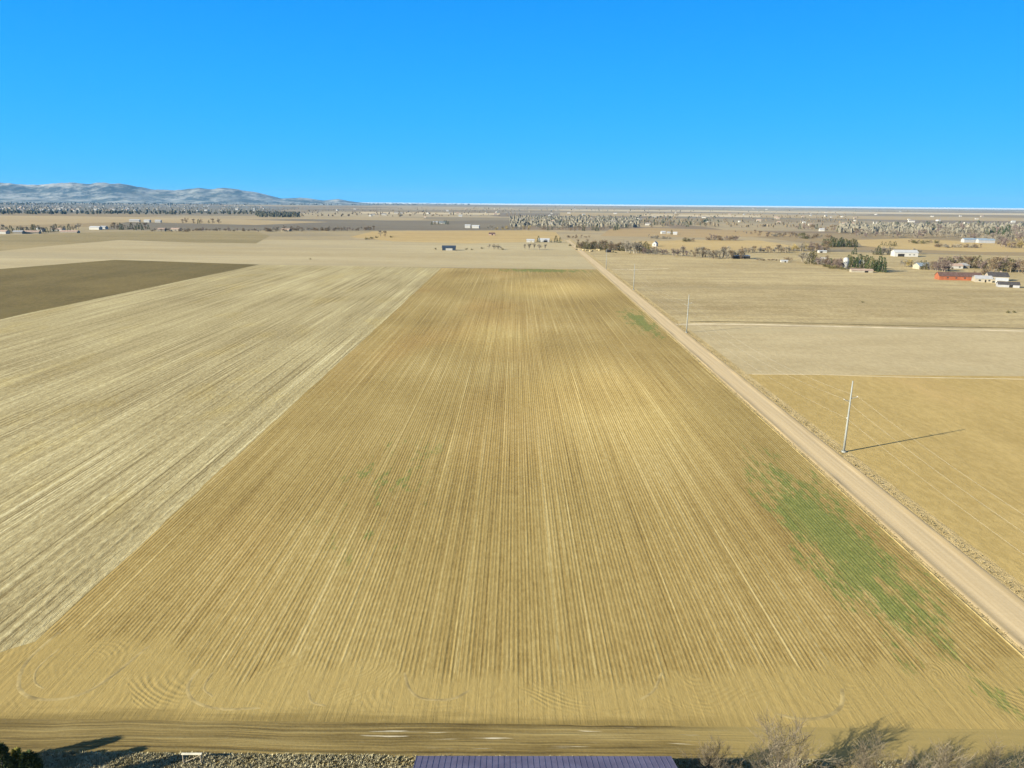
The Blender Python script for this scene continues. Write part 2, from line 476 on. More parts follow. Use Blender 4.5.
def ragged(pts, stepm=3.0, amp=0.7, seed=1):
    """Break straight field edges into slightly wandering ones."""
    r = random.Random(seed)
    out = []
    for i in range(len(pts)):
        a, b = Vector(pts[i][:2]), Vector(pts[(i + 1) % len(pts)][:2])
        n = max(1, min(int((b - a).length / stepm), 260))
        nr = Vector((b.y - a.y, a.x - b.x)).normalized()
        w = 0
        for k in range(n):
            w = 0.8 * w + r.gauss(0, amp * 0.5)
            q = a.lerp(b, k / n) + (nr * w if 0 < k else Vector((0, 0)))
            out.append((q.x, q.y))
    return out

def pxpoly(name, px, z, m):
    return sheet(name, [P(a, b)[:2] for a, b in px], z, m)

GR = 42000.0
sheet('ground', [(-GR, -400), (GR, -400), (GR, GR), (-GR, GR)], 0.0, mat_plain())

M_planted = mat_planted()
M_stub = mat_stubble('stubble_straw', [(0.16, 0.125, 0.062), (0.27, 0.225, 0.125), (0.355, 0.305, 0.18), (0.48, 0.43, 0.28)])
M_dark = mat_field('dark_tilth', (0.092, 0.070, 0.021), (0.160, 0.122, 0.044), 0.02, 0.012, (0.112, 0.090, 0.032))
M_pale = mat_field('pale_pasture', (0.285, 0.23, 0.13), (0.385, 0.325, 0.205), 0.004, 0.02, (0.27, 0.23, 0.15), grain_amt=0.25)
M_gold = mat_field('gold_pasture', (0.30, 0.215, 0.092), (0.40, 0.30, 0.145), 0.004, 0.018, None)
M_olive = mat_field('olive_field', (0.18, 0.145, 0.07), (0.27, 0.215, 0.11), 0.004, 0.016, None)
M_greyf = mat_field('grey_fallow', (0.125, 0.105, 0.078), (0.175, 0.148, 0.105), 0.003, 0.01, None)
M_tan = mat_field('tan_fallow', (0.27, 0.205, 0.115), (0.35, 0.275, 0.16), 0.003, 0.01, None)
M_rust = mat_field('rust_fallow', (0.26, 0.185, 0.09), (0.33, 0.24, 0.125), 0.003, 0.01, None)
M_right = mat_field('right_pasture', (0.235, 0.18, 0.09), (0.40, 0.325, 0.185), 0.012, 0.07, (0.24, 0.195, 0.11))
M_right2 = mat_field('right_stubble', (0.31, 0.25, 0.145), (0.40, 0.33, 0.205), 0.02, 0.05, (0.35, 0.295, 0.185))
M_brown = mat_field('right_tilth', (0.29, 0.212, 0.080), (0.385, 0.288, 0.122), 0.05, 0.006, (0.40, 0.285, 0.125), grain_amt=0.35)
M_verge = mat_field('verge_grass', (0.31, 0.235, 0.11), (0.43, 0.335, 0.18), 1.0, 0.16, (0.26, 0.20, 0.085), bump=0.2)

YB = 672.0                                     # far edge of the near fields
XL = -67.0
sheet('yard', [(-120, 40), (130, 40), (130, 66.6), (-120, 66.6)], 0.004, mat_yard())
sheet('field_track', [(-170, 65.2), (95, 65.2), (95, 72.4), (-170, 72.4)], 0.008, mat_track())
def strip_x(y): return road_x(y) - 5.0
sheet('planted_field', [(-170, 71.8), (strip_x(71.8), 71.8), (strip_x(YB), YB), (XL - 4.5, YB), (XL - 2, 97), (XL - 3, 88.5), (-170, 86.0)], 0.012, M_planted)
sheet('stubble_field', ragged([(-262, 80.0), (XL - 12, 80.5), (XL - 4, 83.0), (XL + 0.5, 87.0), (XL - 2.0, YB + 3), (-246, YB + 18), (-262, 380)], 3.0, 0.22), 0.014, M_stub)
sheet('dark_field', [(-900, 60), (-260, 60), (-260, 380), (-244, YB + 18), P(115, 259.8)[:2], P(0, 269)[:2], P(-120, 279)[:2]], 0.010, M_dark)
sheet('pale_field', [P(-120, 239)[:2], P(130, 238)[:2], P(300, 240)[:2], P(566, 241)[:2], (road_x(YB + 10) - 4.2, YB - 2), (-244, YB + 16), (-300, YB - 60), (-900, 420)], 0.004, M_pale)
pxpoly('olive_field', [(-90, 237), (0, 235.5), (120, 231.5), (256, 231.5), (270, 236), (256, 243.5), (190, 242.5), (120, 240), (60, 245), (0, 251), (-90, 257)], 0.03, M_olive)
pxpoly('gold_field', [(372, 231.5), (420, 231), (525, 230.5), (556, 232), (563, 241), (470, 243.5), (395, 241.5), (350, 237)], 0.034, M_gold)
pxpoly('grey_field', [(300, 219), (390, 220.5), (520, 220.5), (522, 230), (330, 230.7), (100, 230), (130, 221)], 0.06, M_greyf)
pxpoly('tan_field', [(-80, 215.5), (0, 215.5), (128, 217), (256, 220), (330, 222), (256, 225), (128, 222), (0, 226), (-80, 227)], 0.08, M_tan)
pxpoly('rust_field', [(610, 229), (655, 228), (760, 231), (800, 236), (700, 237.5), (600, 236)], 0.05, M_rust)
pxpoly('gold_field', [(632, 241.5), (690, 240), (760, 240.5), (800, 247), (790, 250.5), (700, 250), (650, 249)], 0.04, M_gold)
pxpoly('gold_field', [(856, 240), (905, 238.5), (1100, 247), (1100, 253), (980, 252), (900, 249), (862, 246)], 0.04, M_gold)
pxpoly('tan_field', [(560, 212.5), (700, 213.0), (890, 216.5), (1100, 219), (1100, 222), (880, 219.5), (690, 216.5), (560, 216)], 0.12, M_tan)

M_town = mat_field('town_ground', (0.105, 0.10, 0.085), (0.19, 0.175, 0.145), 0.006, 0.006, None)
pxpoly('grey_field', [(-160, 204.5), (0, 203.6), (150, 204.6), (262, 206), (300, 207.5), (262, 213), (150, 213.2), (0, 213), (-160, 213)], 0.25, M_town)
M_palest = mat_field('palest_stubble', (0.36, 0.29, 0.19), (0.48, 0.40, 0.27), 0.002, 0.006, None)
M_paleplain = mat_field('pale_plain', (0.50, 0.52, 0.50), (0.66, 0.70, 0.74), 0.0004, 0.0004, None)  # pale grey-white tone for the ground nearest the horizon
pxpoly('pale_field', [(560, 209.4), (820, 211.6), (1150, 214.6), (1150, 216.6), (820, 213.2), (560, 210.6)], 0.3, M_palest)
pxpoly('pale_field', [(640, 214.2), (760, 215.6), (760, 217.4), (640, 216.0)], 0.15, M_palest)
pxpoly('pale_field', [(360, 211.8), (500, 213.2), (500, 215.0), (360, 213.6)], 0.15, M_palest)
sheet('far_plain', [(-9000, 19500), (26000, 14000), (40000, 24000), (40000, 41800), (-14500, 41800)], 2.0, M_paleplain)

xr = lambda y: road_x(y) + 7.6
sheet('right_field', [(xr(360), 360), (1200, 372), (1500, 620), (700, 900), P(575, 246)[:2], (xr(YB), YB)], 0.004, M_right)
sheet('right_stubble', [(xr(253), 253.0), (900, 262), (1200, 369), (xr(360), 357.5)], 0.007, M_right2)
sheet('right_tilth', [(xr(30), 30), (600, 30), (900, 262), (xr(253), 252.7)], 0.010, M_brown)

def along_road(name, o0, o1, y0, y1, z, m):
    return sheet(name, [(road_x(y0) + o0, y0), (road_x(y0) + o1, y0), (road_x(y1) + o1, y1), (road_x(y1) + o0, y1)], z, m)
along_road('verge', -5.2, -3.3, 60, 1250, 0.016, M_verge)
along_road('verge', 3.3, 7.8, 30, 1250, 0.016, M_verge)
# the road itself: cambered, with graded windrows on both sides
mb = MB()
prof = [(-4.3, 0.02), (-3.9, 0.16), (-3.45, 0.06), (-1.8, 0.12), (0, 0.15), (1.8, 0.12), (3.45, 0.06), (3.95, 0.20), (4.5, 0.02)]
ys = list(np.linspace(30, 700, 168)) + [760, 840, 940, 1060, 1200]
vsl, fsl = [], []
for i, yv in enumerate(ys):
    for j, (o, zz) in enumerate(prof):
        ed = 1 if j in (1, 7) else 0
        jx = 0.12 * rng.normal() if ed else 0
        vsl.append((road_x(yv) + o + jx, yv, zz * (1 + 0.25 * rng.normal() * ed) + 0.004))
nP = len(prof)
for i in range(len(ys) - 1):
    for j in range(nP - 1):
        fsl.append((i * nP + j, i * nP + j + 1, (i + 1) * nP + j + 1, (i + 1) * nP + j))
mb.add(vsl, fsl)
tag(mb.build('road', mat_road(), smooth=True), kind='structure')

def ribbon(mb, pts, w, hgt, z0, taper=False):
    """A low ridge of soil along a line of ground points."""
    pts = [Vector((p[0], p[1], 0)) for p in pts]
    vsl, fsl = [], []
    for i, p in enumerate(pts):
        t = (pts[min(i + 1, len(pts) - 1)] - pts[max(i - 1, 0)]).normalized()
        nrm = Vector((t.y, -t.x, 0))
        k = (1 + 0.3 * rng.normal()) * min(1, 3 * math.sin(math.pi * i / max(len(pts) - 1, 1)) + 0.02) if taper else 1 + 0.3 * rng.normal()
        for o, zz in ((-0.5, 0.0), (-0.12, 1.0), (0.12, 1.0), (0.5, 0.0)):
            q = p + nrm * o * w
            vsl.append((q.x, q.y, z0 + max(zz * hgt * k, 0)))
    for i in range(len(pts) - 1):
        for j in range(3):
            a = i * 4 + j
            fsl.append((a, a + 1, a + 5, a + 4))
    mb.add(vsl, fsl)

def smooth_px(px, n=10):
    """Catmull-Rom through pixel points, as ground points."""
    q = [P(*p) for p in px]
    q = [q[0] * 2 - q[1]] + q + [q[-1] * 2 - q[-2]]
    out = []
    for i in range(1, len(q) - 2):
        for k in range(n):
            t = k / n
            a, b, c, d = q[i - 1], q[i], q[i + 1], q[i + 2]
            out.append(0.5 * ((2 * b) + (c - a) * t + (2 * a - 5 * b + 4 * c - d) * t * t + (3 * b - a - 3 * c + d) * t ** 3))
    return out + [q[-2]]

M_ridge = simple('ridge_soil', (0.31, 0.235, 0.098), 0.95, 0.3, 0.5)
mb = MB()
for px, w in (([(64, 628), (30, 658), (19, 680), (24, 694), (48, 700), (82, 694), (112, 676), (150, 645)], 0.5),
              ([(60, 648), (38, 668), (35, 682), (44, 689)], 0.3),
              ([(200, 668), (188, 686), (194, 701), (220, 709), (262, 708)], 0.45),
              ([(213, 672), (204, 688), (213, 697)], 0.3),
              ([(404, 672), (410, 690), (424, 699), (452, 699), (470, 690)], 0.4),
              ([(308, 690), (312, 702), (326, 706)], 0.35),
              ([(640, 700), (654, 690), (662, 672)], 0.35),
              ([(842, 688), (841, 706), (825, 717), (800, 719), (776, 714)], 0.5)):
    ribbon(mb, smooth_px(px), w * 1.1, 0.013, 0.011, True)
ribbon(mb, [(road_x(y) - 5.3, y) for y in np.linspace(75, 640, 120)], 0.4, 0.08, 0.014)
tag(mb.build('soil_ridge', M_ridge), kind='structure')
mb = MB()
ribbon(mb, smooth_px([(690, 321.8), (720, 321.6), (800, 323.0), (900, 325.6), (1040, 328.8)], 14), 2.2, 0.12, 0.02)
tag(mb.build('soil_ridge', simple('dark_bank', (0.15, 0.12, 0.055), 0.95, 0.3, 0.1)), kind='structure')
# thin pale vehicle tracks across the right-hand fields
M_pt = simple('pale_track', (0.50, 0.41, 0.26), 0.95, 0.2, 0.1)
mb = MB()
ribbon(mb, smooth_px([(676, 324.5), (720, 324), (800, 325.5), (900, 328), (1040, 331.5)], 14), 4.0, 0.03, 0.02)
ribbon(mb, smooth_px([(612, 269.5), (640, 269.5), (668, 268.5)], 8), 4.0, 0.03, 0.02)
ribbon(mb, smooth_px([(752, 374.2), (820, 374.6), (900, 377), (1040, 379.5)], 14), 0.8, 0.05, 0.02)
tag(mb.build('vehicle_track', M_pt), kind='structure')

# ------------------------------------------------------------------ hills
def fbm1(x, seed=0):
    s = 0
    for o in range(5):
        k = 2.0 ** o
        s += (math.sin(x * k * 1.7 + seed * 3.1 + o * 1.3) + math.sin(x * k * 2.9 + seed + o * 4.1)) * 0.25 / k ** 0.9
    return s
prof_px = [(-500, 178), (-200, 178), (-60, 180), (0, 179.5), (25, 181), (40, 182), (55, 180.5), (75, 179.5), (92, 180.5), (108, 179.3), (120, 180.5), (135, 183), (155, 185.5), (175, 187.2),
           (185, 186.5), (200, 184.6), (212, 186.2), (223, 184.6), (237, 186.2), (256, 189.2), (266, 191.5), (281, 195.4), (300, 194.6), (312, 195.6), (323, 197.4), (338, 195.8), (350, 198.2), (372, 200.6)]
def hill_profile(px):
    for (a, ya), (b, yb) in zip(prof_px, prof_px[1:]):
        if px <= b:
            return ya + (yb - ya) * (px - a) / (b - a)
    return prof_px[-1][1]
vsl, fsl = [], []
cols, rows = 420, 64
pxs = np.linspace(-420, 372, cols)
from mathutils import noise as mnoise
for i, px in enumerate(pxs):
    hz = 202.5 + 0.0089 * (px - 512)
    d = ray(px, hz)
    d.z = 0
    az = d.normalized()
    for j in range(rows):
        t = j / (rows - 1)
        rr = (11000 + 6000 * t)
        p = az * rr
        along = (hz - hill_profile(px)) / F_PX * 14800 / d.length * 1.0
        env = math.exp(-((t - 0.62) / 0.22) ** 2) * 1.0
        front = 0.42 * math.exp(-((t - 0.24) / 0.10) ** 2)
        nz = mnoise.fractal(Vector((p.x / 1300, p.y / 1300, 1.7)), 0.75, 2.0, 7)
        rg = 1 - abs(mnoise.fractal(Vector((p.x / 900, p.y / 900, 5.2)), 0.7, 2.1, 7))
        h = along * max(env * (0.84 + 0.17 * rg), front * (0.55 + 0.45 * nz + 0.35 * rg) * (0.6 + 0.4 * mnoise.noise(Vector((px / 60.0, 0, 0)))))
        h *= 1 + 0.25 * nz * (1 - env) * (t < 0.62)
        if j in (0, rows - 1): h = -5
        vsl.append((p.x, p.y, max(h, -5)))
for i in range(cols - 1):
    for j in range(rows - 1):
        fsl.append((i * rows + j, (i + 1) * rows + j, (i + 1) * rows + j + 1, i * rows + j + 1))
g = G('hill_rock')
a = g.noise(g.sxy(1 / 380.0, 1 / 700.0, 0.0), 1, 9, 0.8)
b = g.noise(g.sxy(1 / 1700.0, 1 / 1700.0, 4.0), 1, 4, 0.6)
hc = g.mix(g.step(a, 0.43, 0.58), (0.055, 0.07, 0.068), (0.33, 0.325, 0.29))
hc = g.mix(g.math('MULTIPLY', g.step(b, 0.5, 0.66), 0.6), hc, (0.08, 0.085, 0.07))
g.color(hc)
mb = MB(); mb.add(vsl, fsl)
hills = tag(mb.build('hills', g.m, smooth=True), kind='structure')

# ------------------------------------------------------------------ plant meshes
M_bark = simple('bark', (0.23, 0.19, 0.14), 0.95, 0.3, 3.0)
M_barkpale = simple('pale_bark', (0.24, 0.21, 0.165), 0.95, 0.25, 3.0)
M_twig = {
    'grey': foliage('twig_grey', [(0.13, 0.115, 0.09), (0.20, 0.175, 0.135), (0.29, 0.255, 0.195)]),
    'brown': foliage('twig_brown', [(0.095, 0.07, 0.045), (0.15, 0.11, 0.07), (0.21, 0.16, 0.10)]),
    'plum': foliage('twig_plum', [(0.10, 0.075, 0.07), (0.16, 0.12, 0.105), (0.22, 0.17, 0.145)]),
    'gold': foliage('twig_gold', [(0.22, 0.165, 0.06), (0.31, 0.24, 0.10), (0.40, 0.32, 0.15)]),
    'green': foliage('needle_green', [(0.022, 0.035, 0.014), (0.045, 0.065, 0.026), (0.08, 0.10, 0.04)]),
    'olive': foliage('leaf_olive', [(0.06, 0.055, 0.022), (0.105, 0.095, 0.04), (0.16, 0.14, 0.065)]),
}

def flakes(mb, pts, dirs, length, width, r, mi=0):
    """Thin twig-shaped faces at points, each along its own direction."""
    for p, d in zip(pts, dirs):
        d = Vector(d).normalized()
        s = d.cross(Vector((r.gauss(0, 1), r.gauss(0, 1), r.gauss(0, 1)))).normalized()
        L = length * r.uniform(0.6, 1.4)
        w = width * r.uniform(0.6, 1.4)
        p = Vector(p)
        mb.add([p - s * w * 0.5, p + d * L * 0.5 - s * w * 0.35, p + d * L, p + d * L * 0.45 + s * w * 0.5], [(0, 1, 2, 3)], mi)

def crown_bare(seed, h=10.0, n=420, spread=0.36, low=0.16):
    """Leafless crown: a few limb clusters of rising twigs. Unit: metres, base at z=0."""
    r = random.Random(seed)
    mb = MB()
    k = r.randint(6, 9)
    lobes = []
    for i in range(k):
        a = r.uniform(0, 6.283)
        rad = spread * h * r.uniform(0.15, 0.75)
        lobes.append((Vector((math.cos(a) * rad, math.sin(a) * rad, h * r.uniform(low + 0.18, 0.80))), h * r.uniform(0.12, 0.22)))
    for c, s in lobes:
        mb.tube([(0, 0, h * low * 0.6), c * 0.55 + Vector((0, 0, 0.06 * h)), c + Vector((0, 0, s * 0.5))], [h * 0.018, h * 0.011, h * 0.004], 4, 0, False)
    pts, dirs = [], []
    for i in range(n):
        c, s = r.choice(lobes)
        q = Vector((r.gauss(0, 1), r.gauss(0, 1), r.gauss(0, 1)))
        q = q.normalized() * s * r.uniform(0.2, 1.15)
        q.z *= 0.9
        p = c + q
        p.z = min(max(p.z, h * low * 0.7), h * 0.97)
        pts.append(p)
        dirs.append(Vector((p.x, p.y, h * 0.30)).normalized() + Vector((r.gauss(0, .5), r.gauss(0, .5), r.gauss(0, .35))))
    flakes(mb, pts, dirs, h * 0.105, h * 0.030, r)
    return mb

def trunk_mb(h, rad, top):
    mb = MB()
    mb.tube([(0, 0, -0.3), (0.02 * h, 0, h * top * 0.5), (0.0, 0.01 * h, h * top)], [rad * 1.25, rad, rad * 0.55], 6)
    return mb

def crown_ever(seed, h=8.0, n=420, wide=0.24, low=0.03):
    r = random.Random(seed)
    mb = MB()
    pts, dirs = [], []
    for i in range(n):
        t = r.random() ** 1.5
        z = h * (low + (0.95 - low) * t)
        a = r.uniform(0, 6.283)
        lump = 1 + 0.22 * math.sin(3 * a + seed + 5 * t) + 0.12 * math.sin(7 * a + 9 * t)
        rad = h * wide * (1 - t) ** 0.75 * lump * (r.uniform(0.35, 1.0)) ** 0.6 + 0.05
        pts.append((math.cos(a) * rad, math.sin(a) * rad, z))
        dirs.append((math.cos(a) + r.gauss(0, .3), math.sin(a) + r.gauss(0, .3), r.uniform(-0.25, 0.55)))
    flakes(mb, pts, dirs, h * 0.10, h * 0.055, r)
    return mb

def crown_bush(seed, h=3.0, n=260, wide=0.75):
    r = random.Random(seed)
    mb = MB()
    pts, dirs = [], []
    lobes = [(Vector((r.gauss(0, wide * h * 0.40), r.gauss(0, wide * h * 0.40), h * r.uniform(0.1, 0.45))), h * r.uniform(0.25, 0.5)) for _ in range(5)]
    for i in range(n):
        c, s = r.choice(lobes)
        q = Vector((r.gauss(0, 1), r.gauss(0, 1), r.gauss(0, 1))).normalized() * s * r.uniform(0.3, 1)
        p = c + q
        p.z = abs(p.z)
        pts.append(p)
        dirs.append(Vector((q.x, q.y, abs(q.z) + 0.4 * s)) + Vector((r.gauss(0, .2), r.gauss(0, .2), 0)) * s)
    flakes(mb, pts, dirs, h * 0.24, h * 0.07, r)
    return mb

KIND = {}
def reg(kind, name, cat, adj, crowns, tm, hbase):
    KIND[kind] = dict(name=name, cat=cat, adj=adj, crowns=crowns, trunk=tm, h=hbase)
reg('grey', 'bare_tree', 'tree', 'bare grey tree', [crown_bare(s, 10, 430, sp).mesh('bare_crown', M_twig['grey']) for s, sp in ((1, .36), (2, .42), (3, .30))], trunk_mb(10, 0.26, 0.5).mesh('trunk', M_bark), 10)
reg('pale', 'bare_tree', 'tree', 'tall bare pale tree', [crown_bare(s, 10, 330, sp, 0.2).mesh('pale_crown', M_twig['grey']) for s, sp in ((11, .26), (12, .32))], trunk_mb(10, 0.30, 0.7).mesh('trunk', M_barkpale), 10)
reg('brown', 'bare_tree', 'tree', 'bare brown tree', [crown_bare(s, 10, 460, sp, 0.05).mesh('brown_crown', M_twig['brown']) for s, sp in ((21, .38), (22, .46))], trunk_mb(10, 0.26, 0.5).mesh('trunk', M_bark), 10)
reg('plum', 'bare_tree', 'tree', 'bare dull purple tree', [crown_bare(s, 10, 460, sp, 0.05).mesh('plum_crown', M_twig['plum']) for s, sp in ((31, .42), (32, .5))], trunk_mb(10, 0.24, 0.5).mesh('trunk', M_bark), 10)
reg('gold', 'willow_tree', 'tree', 'bare golden willow', [crown_bare(s, 10, 430, sp, 0.08).mesh('gold_crown', M_twig['gold']) for s, sp in ((41, .42), (42, .48))], trunk_mb(10, 0.26, 0.45).mesh('trunk', M_bark), 10)
reg('ever', 'evergreen_tree', 'tree', 'dark evergreen tree', [crown_ever(s, 8, 380, w).mesh('evergreen_crown', M_twig['green']) for s, w in ((51, .22), (52, .30), (53, .26))], trunk_mb(8, 0.18, 0.4).mesh('trunk', M_bark), 8)
reg('juni', 'evergreen_tree', 'tree', 'olive juniper tree', [crown_ever(s, 8, 380, w).mesh('juniper_crown', M_twig['olive']) for s, w in ((61, .30), (62, .36))], trunk_mb(8, 0.18, 0.3).mesh('trunk', M_bark), 8)
reg('bush', 'shrub', 'shrub', 'brown shrub', [crown_bush(s, 3).mesh('bush_crown', M_twig['brown']) for s in (71, 72)], None, 3)
reg('gbush', 'shrub', 'shrub', 'pale grey shrub', [crown_bush(s, 3).mesh('grey_bush_crown', M_twig['grey']) for s in (81, 82)], None, 3)
reg('obush', 'shrub', 'shrub', 'dark olive shrub', [crown_bush(s, 3).mesh('olive_bush_crown', M_twig['olive']) for s in (91, 92)], None, 3)

MASS = {}
def mass_tree(key, kind, loc, h, r):
    K = KIND[kind]
    s_ = h / K['h']
    MASS.setdefault(key, []).append((r.choice(K['crowns']), Matrix.Translation(loc) @ Matrix.Rotation(r.uniform(0, 6.28), 4, 'Z') @ Matrix.Diagonal((s_ * r.uniform(.85, 1.2), s_ * r.uniform(.85, 1.2), s_, 1))))

PLANTED = []            # (object, group text, kind, px)
def plant(kind, loc, h, place, r):
    K = KIND[kind]
    s = h / K['h']
    sc = (s * r.uniform(0.85, 1.2), s * r.uniform(0.85, 1.2), s)
    rz = r.uniform(0, 6.28)
    crown = r.choice(K['crowns'])
    px = PX(loc)
    tall = h * F_PX / px[2]
    if tall > 5.5 and K['trunk'] is not None:
        o = link(K['name'], None)
        link('crown', crown, o)
        link('trunk', K['trunk'], o)
    else:
        o = link(K['name'], crown)
    o.location = loc
    o.rotation_euler = (0, 0, rz)
    o.scale = sc
    o['category'] = K['cat']
    PLANTED.append((o, place, kind, px[0]))
    return o

def at_px(kind, px, py, hpx, place, r):
    """A tree whose base is seen at (px, py) and whose height fills about hpx pixels."""
    p = P(px, py)
    return plant(kind, p, hpx * PX(p)[2] / F_PX, place, r)

def belt(pts, n, kinds, h0, h1, place, seed, jit=1.0, mass=False):
    """Trees spread along a pixel line; heights in metres."""
    r = random.Random(seed)
    seg = [((pts[i + 1][0] - pts[i][0]) ** 2 + (pts[i + 1][1] - pts[i][1]) ** 2) ** .5 for i in range(len(pts) - 1)]
    tot = sum(seg)
    for i in range(n):
        t = (i + r.random()) / n * tot
        k = 0
        while k < len(seg) - 1 and t > seg[k]:
            t -= seg[k]; k += 1
        f = min(t / seg[k], 1)
        px = pts[k][0] + (pts[k + 1][0] - pts[k][0]) * f
        py = pts[k][1] + (pts[k + 1][1] - pts[k][1]) * f + r.uniform(-jit, jit) * 0.5
        if mass: mass_tree(place, r.choice(kinds), P(px, py), r.uniform(h0, h1) * r.uniform(0.85, 1.1), r)
        else: plant(r.choice(kinds), P(px, py), r.uniform(h0, h1) * r.uniform(0.85, 1.1), place, r)

rr_ = random.Random(5)
# -- right of the road: the windbreak and its tail
belt([(577, 248), (600, 249.5), (626, 251)], 44, ['brown', 'juni', 'juni', 'brown'], 7, 11, 'the windbreak right of the dirt road', 101)
belt([(577, 244), (622, 245.5)], 9, ['brown', 'bush', 'grey'], 5, 9, 'the loose row behind the windbreak', 102)
belt([(624, 252), (640, 253.5)], 8, ['pale', 'grey', 'pale'], 13, 18, 'the tall clump ending the windbreak', 103, 1.5)
belt([(638, 250.5), (650, 252)], 6, ['juni', 'brown', 'juni'], 10, 14, 'the tall clump ending the windbreak', 104)
belt([(641, 254), (668, 254.5)], 10, ['plum', 'plum', 'grey'], 5, 10, 'the low thicket tailing the windbreak', 105)
belt([(671, 255.5), (690, 257)], 8, ['grey', 'plum', 'brown'], 6, 13, 'the thicket between the two grey groves', 106)
belt([(694, 257.5), (745, 259)], 24, ['grey', 'grey', 'pale', 'brown'], 8, 15, 'the grey grove at the pasture edge', 107, 2)
belt([(742, 253), (790, 252.5)], 20, ['grey', 'plum', 'grey', 'brown'], 6, 11, 'the hedge of bare trees behind the pasture', 108)
belt([(788, 251.5), (812, 250.5)], 9, ['gold', 'gold', 'grey'], 9, 14, 'the golden willows in the hedge', 109, 2)
belt([(809, 251), (828, 251.5)], 10, ['plum', 'plum', 'brown'], 8, 14, 'the purple end of the hedge', 110)
belt([(822, 246.5), (856, 246.8)], 22, ['ever', 'ever', 'juni'], 9, 14, 'the evergreen block beyond the pasture', 111, 1.5)
belt([(683, 241.5), (695, 241.5)], 6, ['brown', 'obush'], 5, 8, 'the dark little clump on the golden field', 112)
belt([(709, 240), (738, 240.5)], 14, ['brown', 'plum', 'bush'], 7, 13, 'the dark clump on the golden field', 113)
belt([(648, 238), (672, 239)], 8, ['grey', 'gbush'], 5, 9, 'the grey scrub behind the white house', 114)
# farmstead cluster 800-885
belt([(800, 262), (816, 264)], 8, ['grey', 'grey', 'juni'], 9, 14, 'the farmstead grove by the white silo', 115, 2)
belt([(815, 264), (838, 266)], 10, ['gbush', 'plum', 'grey'], 5, 10, 'the farmstead grove by the white silo', 116, 2)
belt([(826, 266), (842, 268.5)], 8, ['plum', 'brown', 'ever'], 8, 12, 'the farmstead grove by the white silo', 117, 2)
belt([(847, 266), (868, 268)], 12, ['ever', 'ever', 'juni'], 9, 14, 'the evergreens sheltering the farmstead', 118, 2)
belt([(868, 269.5), (885, 272)], 10, ['ever', 'juni', 'ever'], 9, 14, 'the evergreens sheltering the farmstead', 119, 1.5)
belt([(822, 267), (855, 271.5)], 9, ['obush', 'bush', 'obush'], 2.5, 4.5, 'the row of shrubs before the farmstead', 120)
# hamlet with the red barn
belt([(915, 268.5), (933, 269.5)], 9, ['juni', 'ever', 'grey', 'grey'], 6, 12, 'the grove left of the red barn', 121, 2)
belt([(932, 270), (950, 271.5)], 11, ['plum', 'brown', 'plum'], 7, 11, 'the grove left of the red barn', 122, 1.5)
belt([(940, 265), (962, 265)], 10, ['grey', 'plum', 'juni'], 7, 11, 'the grove behind the red barn', 123)
belt([(962, 267), (990, 270), (1030, 273)], 28, ['brown', 'brown', 'plum', 'juni'], 8, 15, 'the bare row behind the red barn', 124, 2)
belt([(978, 274), (1000, 277)], 5, ['grey', 'bush'], 4, 8, 'the gardens beside the red barn', 125)
belt([(900, 266), (912, 267)], 5, ['gold', 'grey'], 6, 10, 'the clump right of the long white building', 126)
belt([(852, 254.5), (856, 254.8)], 2, ['ever'], 6, 9, 'the track left of the long white building', 127)
belt([(868, 254), (893, 255)], 9, ['grey', 'ever', 'grey', 'juni'], 6, 12, 'the garden of the long white building', 128)
belt([(910, 254), (922, 254.5)], 4, ['grey', 'gold'], 6, 10, 'the garden of the long white building', 129)
belt([(880, 245.5), (897, 246)], 5, ['juni'], 6, 8, 'the short row on the golden field', 130)
belt([(908, 243), (938, 243.5)], 13, ['brown', 'obush', 'plum'], 5, 8, 'the dark hedge before the grey wood', 131)
belt([(935, 247), (982, 248)], 12, ['bush', 'brown', 'gbush'], 4, 8, 'the scattered shrubs before the blue sheds', 132)
belt([(1000, 247), (1030, 249)], 10, ['gold', 'brown', 'plum', 'gold'], 8, 18, 'the golden clump at the right edge', 133)
belt([(880, 236.5), (955, 238), (1030, 243)], 46, ['grey', 'grey', 'plum', 'grey'], 12, 20, 'the grey wood along the creek', 134, 3, mass=True)
belt([(855, 236), (885, 236)], 14, ['grey', 'plum'], 9, 15, 'the grey wood along the creek', 135, 3, mass=True)
belt([(925, 231), (1030, 236)], 40, ['grey', 'plum', 'ever', 'grey'], 14, 24, 'the grey wood along the creek', 136, 3, mass=True)
# mid distance
for px, py, hp, k in ((380.5, 236.5, 6.5, 'grey'), (385.5, 236.8, 6.0, 'brown')):
    at_px(k, px, py, hp, 'the pair standing alone in the pale field', rr_)
for px, py, hp in ((367, 239.5, 2.5), (371, 239.2, 3), (376, 238, 2.5), (391, 237.5, 2)):
    at_px('obush', px, py, hp, 'the scrub around the lone pair of trees', rr_)
for px, py, hp in ((525, 249.5, 6), (529, 249.8, 7), (534, 249.6, 7), (539, 249.9, 7), (545, 249.6, 6)):
    at_px('pale', px, py, hp, 'the row before the white farm', rr_)
for px, py, hp in ((538.5, 242.3, 6.5), (556, 242.5, 7), (560, 242.6, 5.5), (551, 242.4, 3)):
    at_px('ever', px, py, hp, 'the yard of the white farm', rr_)
for px, py, hp in ((489, 249, 5), (494, 249.5, 6), (498, 249.8, 6), (501, 249.5, 4)):
    at_px('grey', px, py, hp, 'the thin clump right of the dark shed', rr_)
for px, py, hp in ((435, 249.5, 2), (467, 249.7, 2), (472, 250, 1.8), (482, 248.7, 2), (502, 249.8, 2), (310, 259.5, 1.6)):
    at_px('obush', px, py, hp, 'the field edge by the dark shed', rr_)
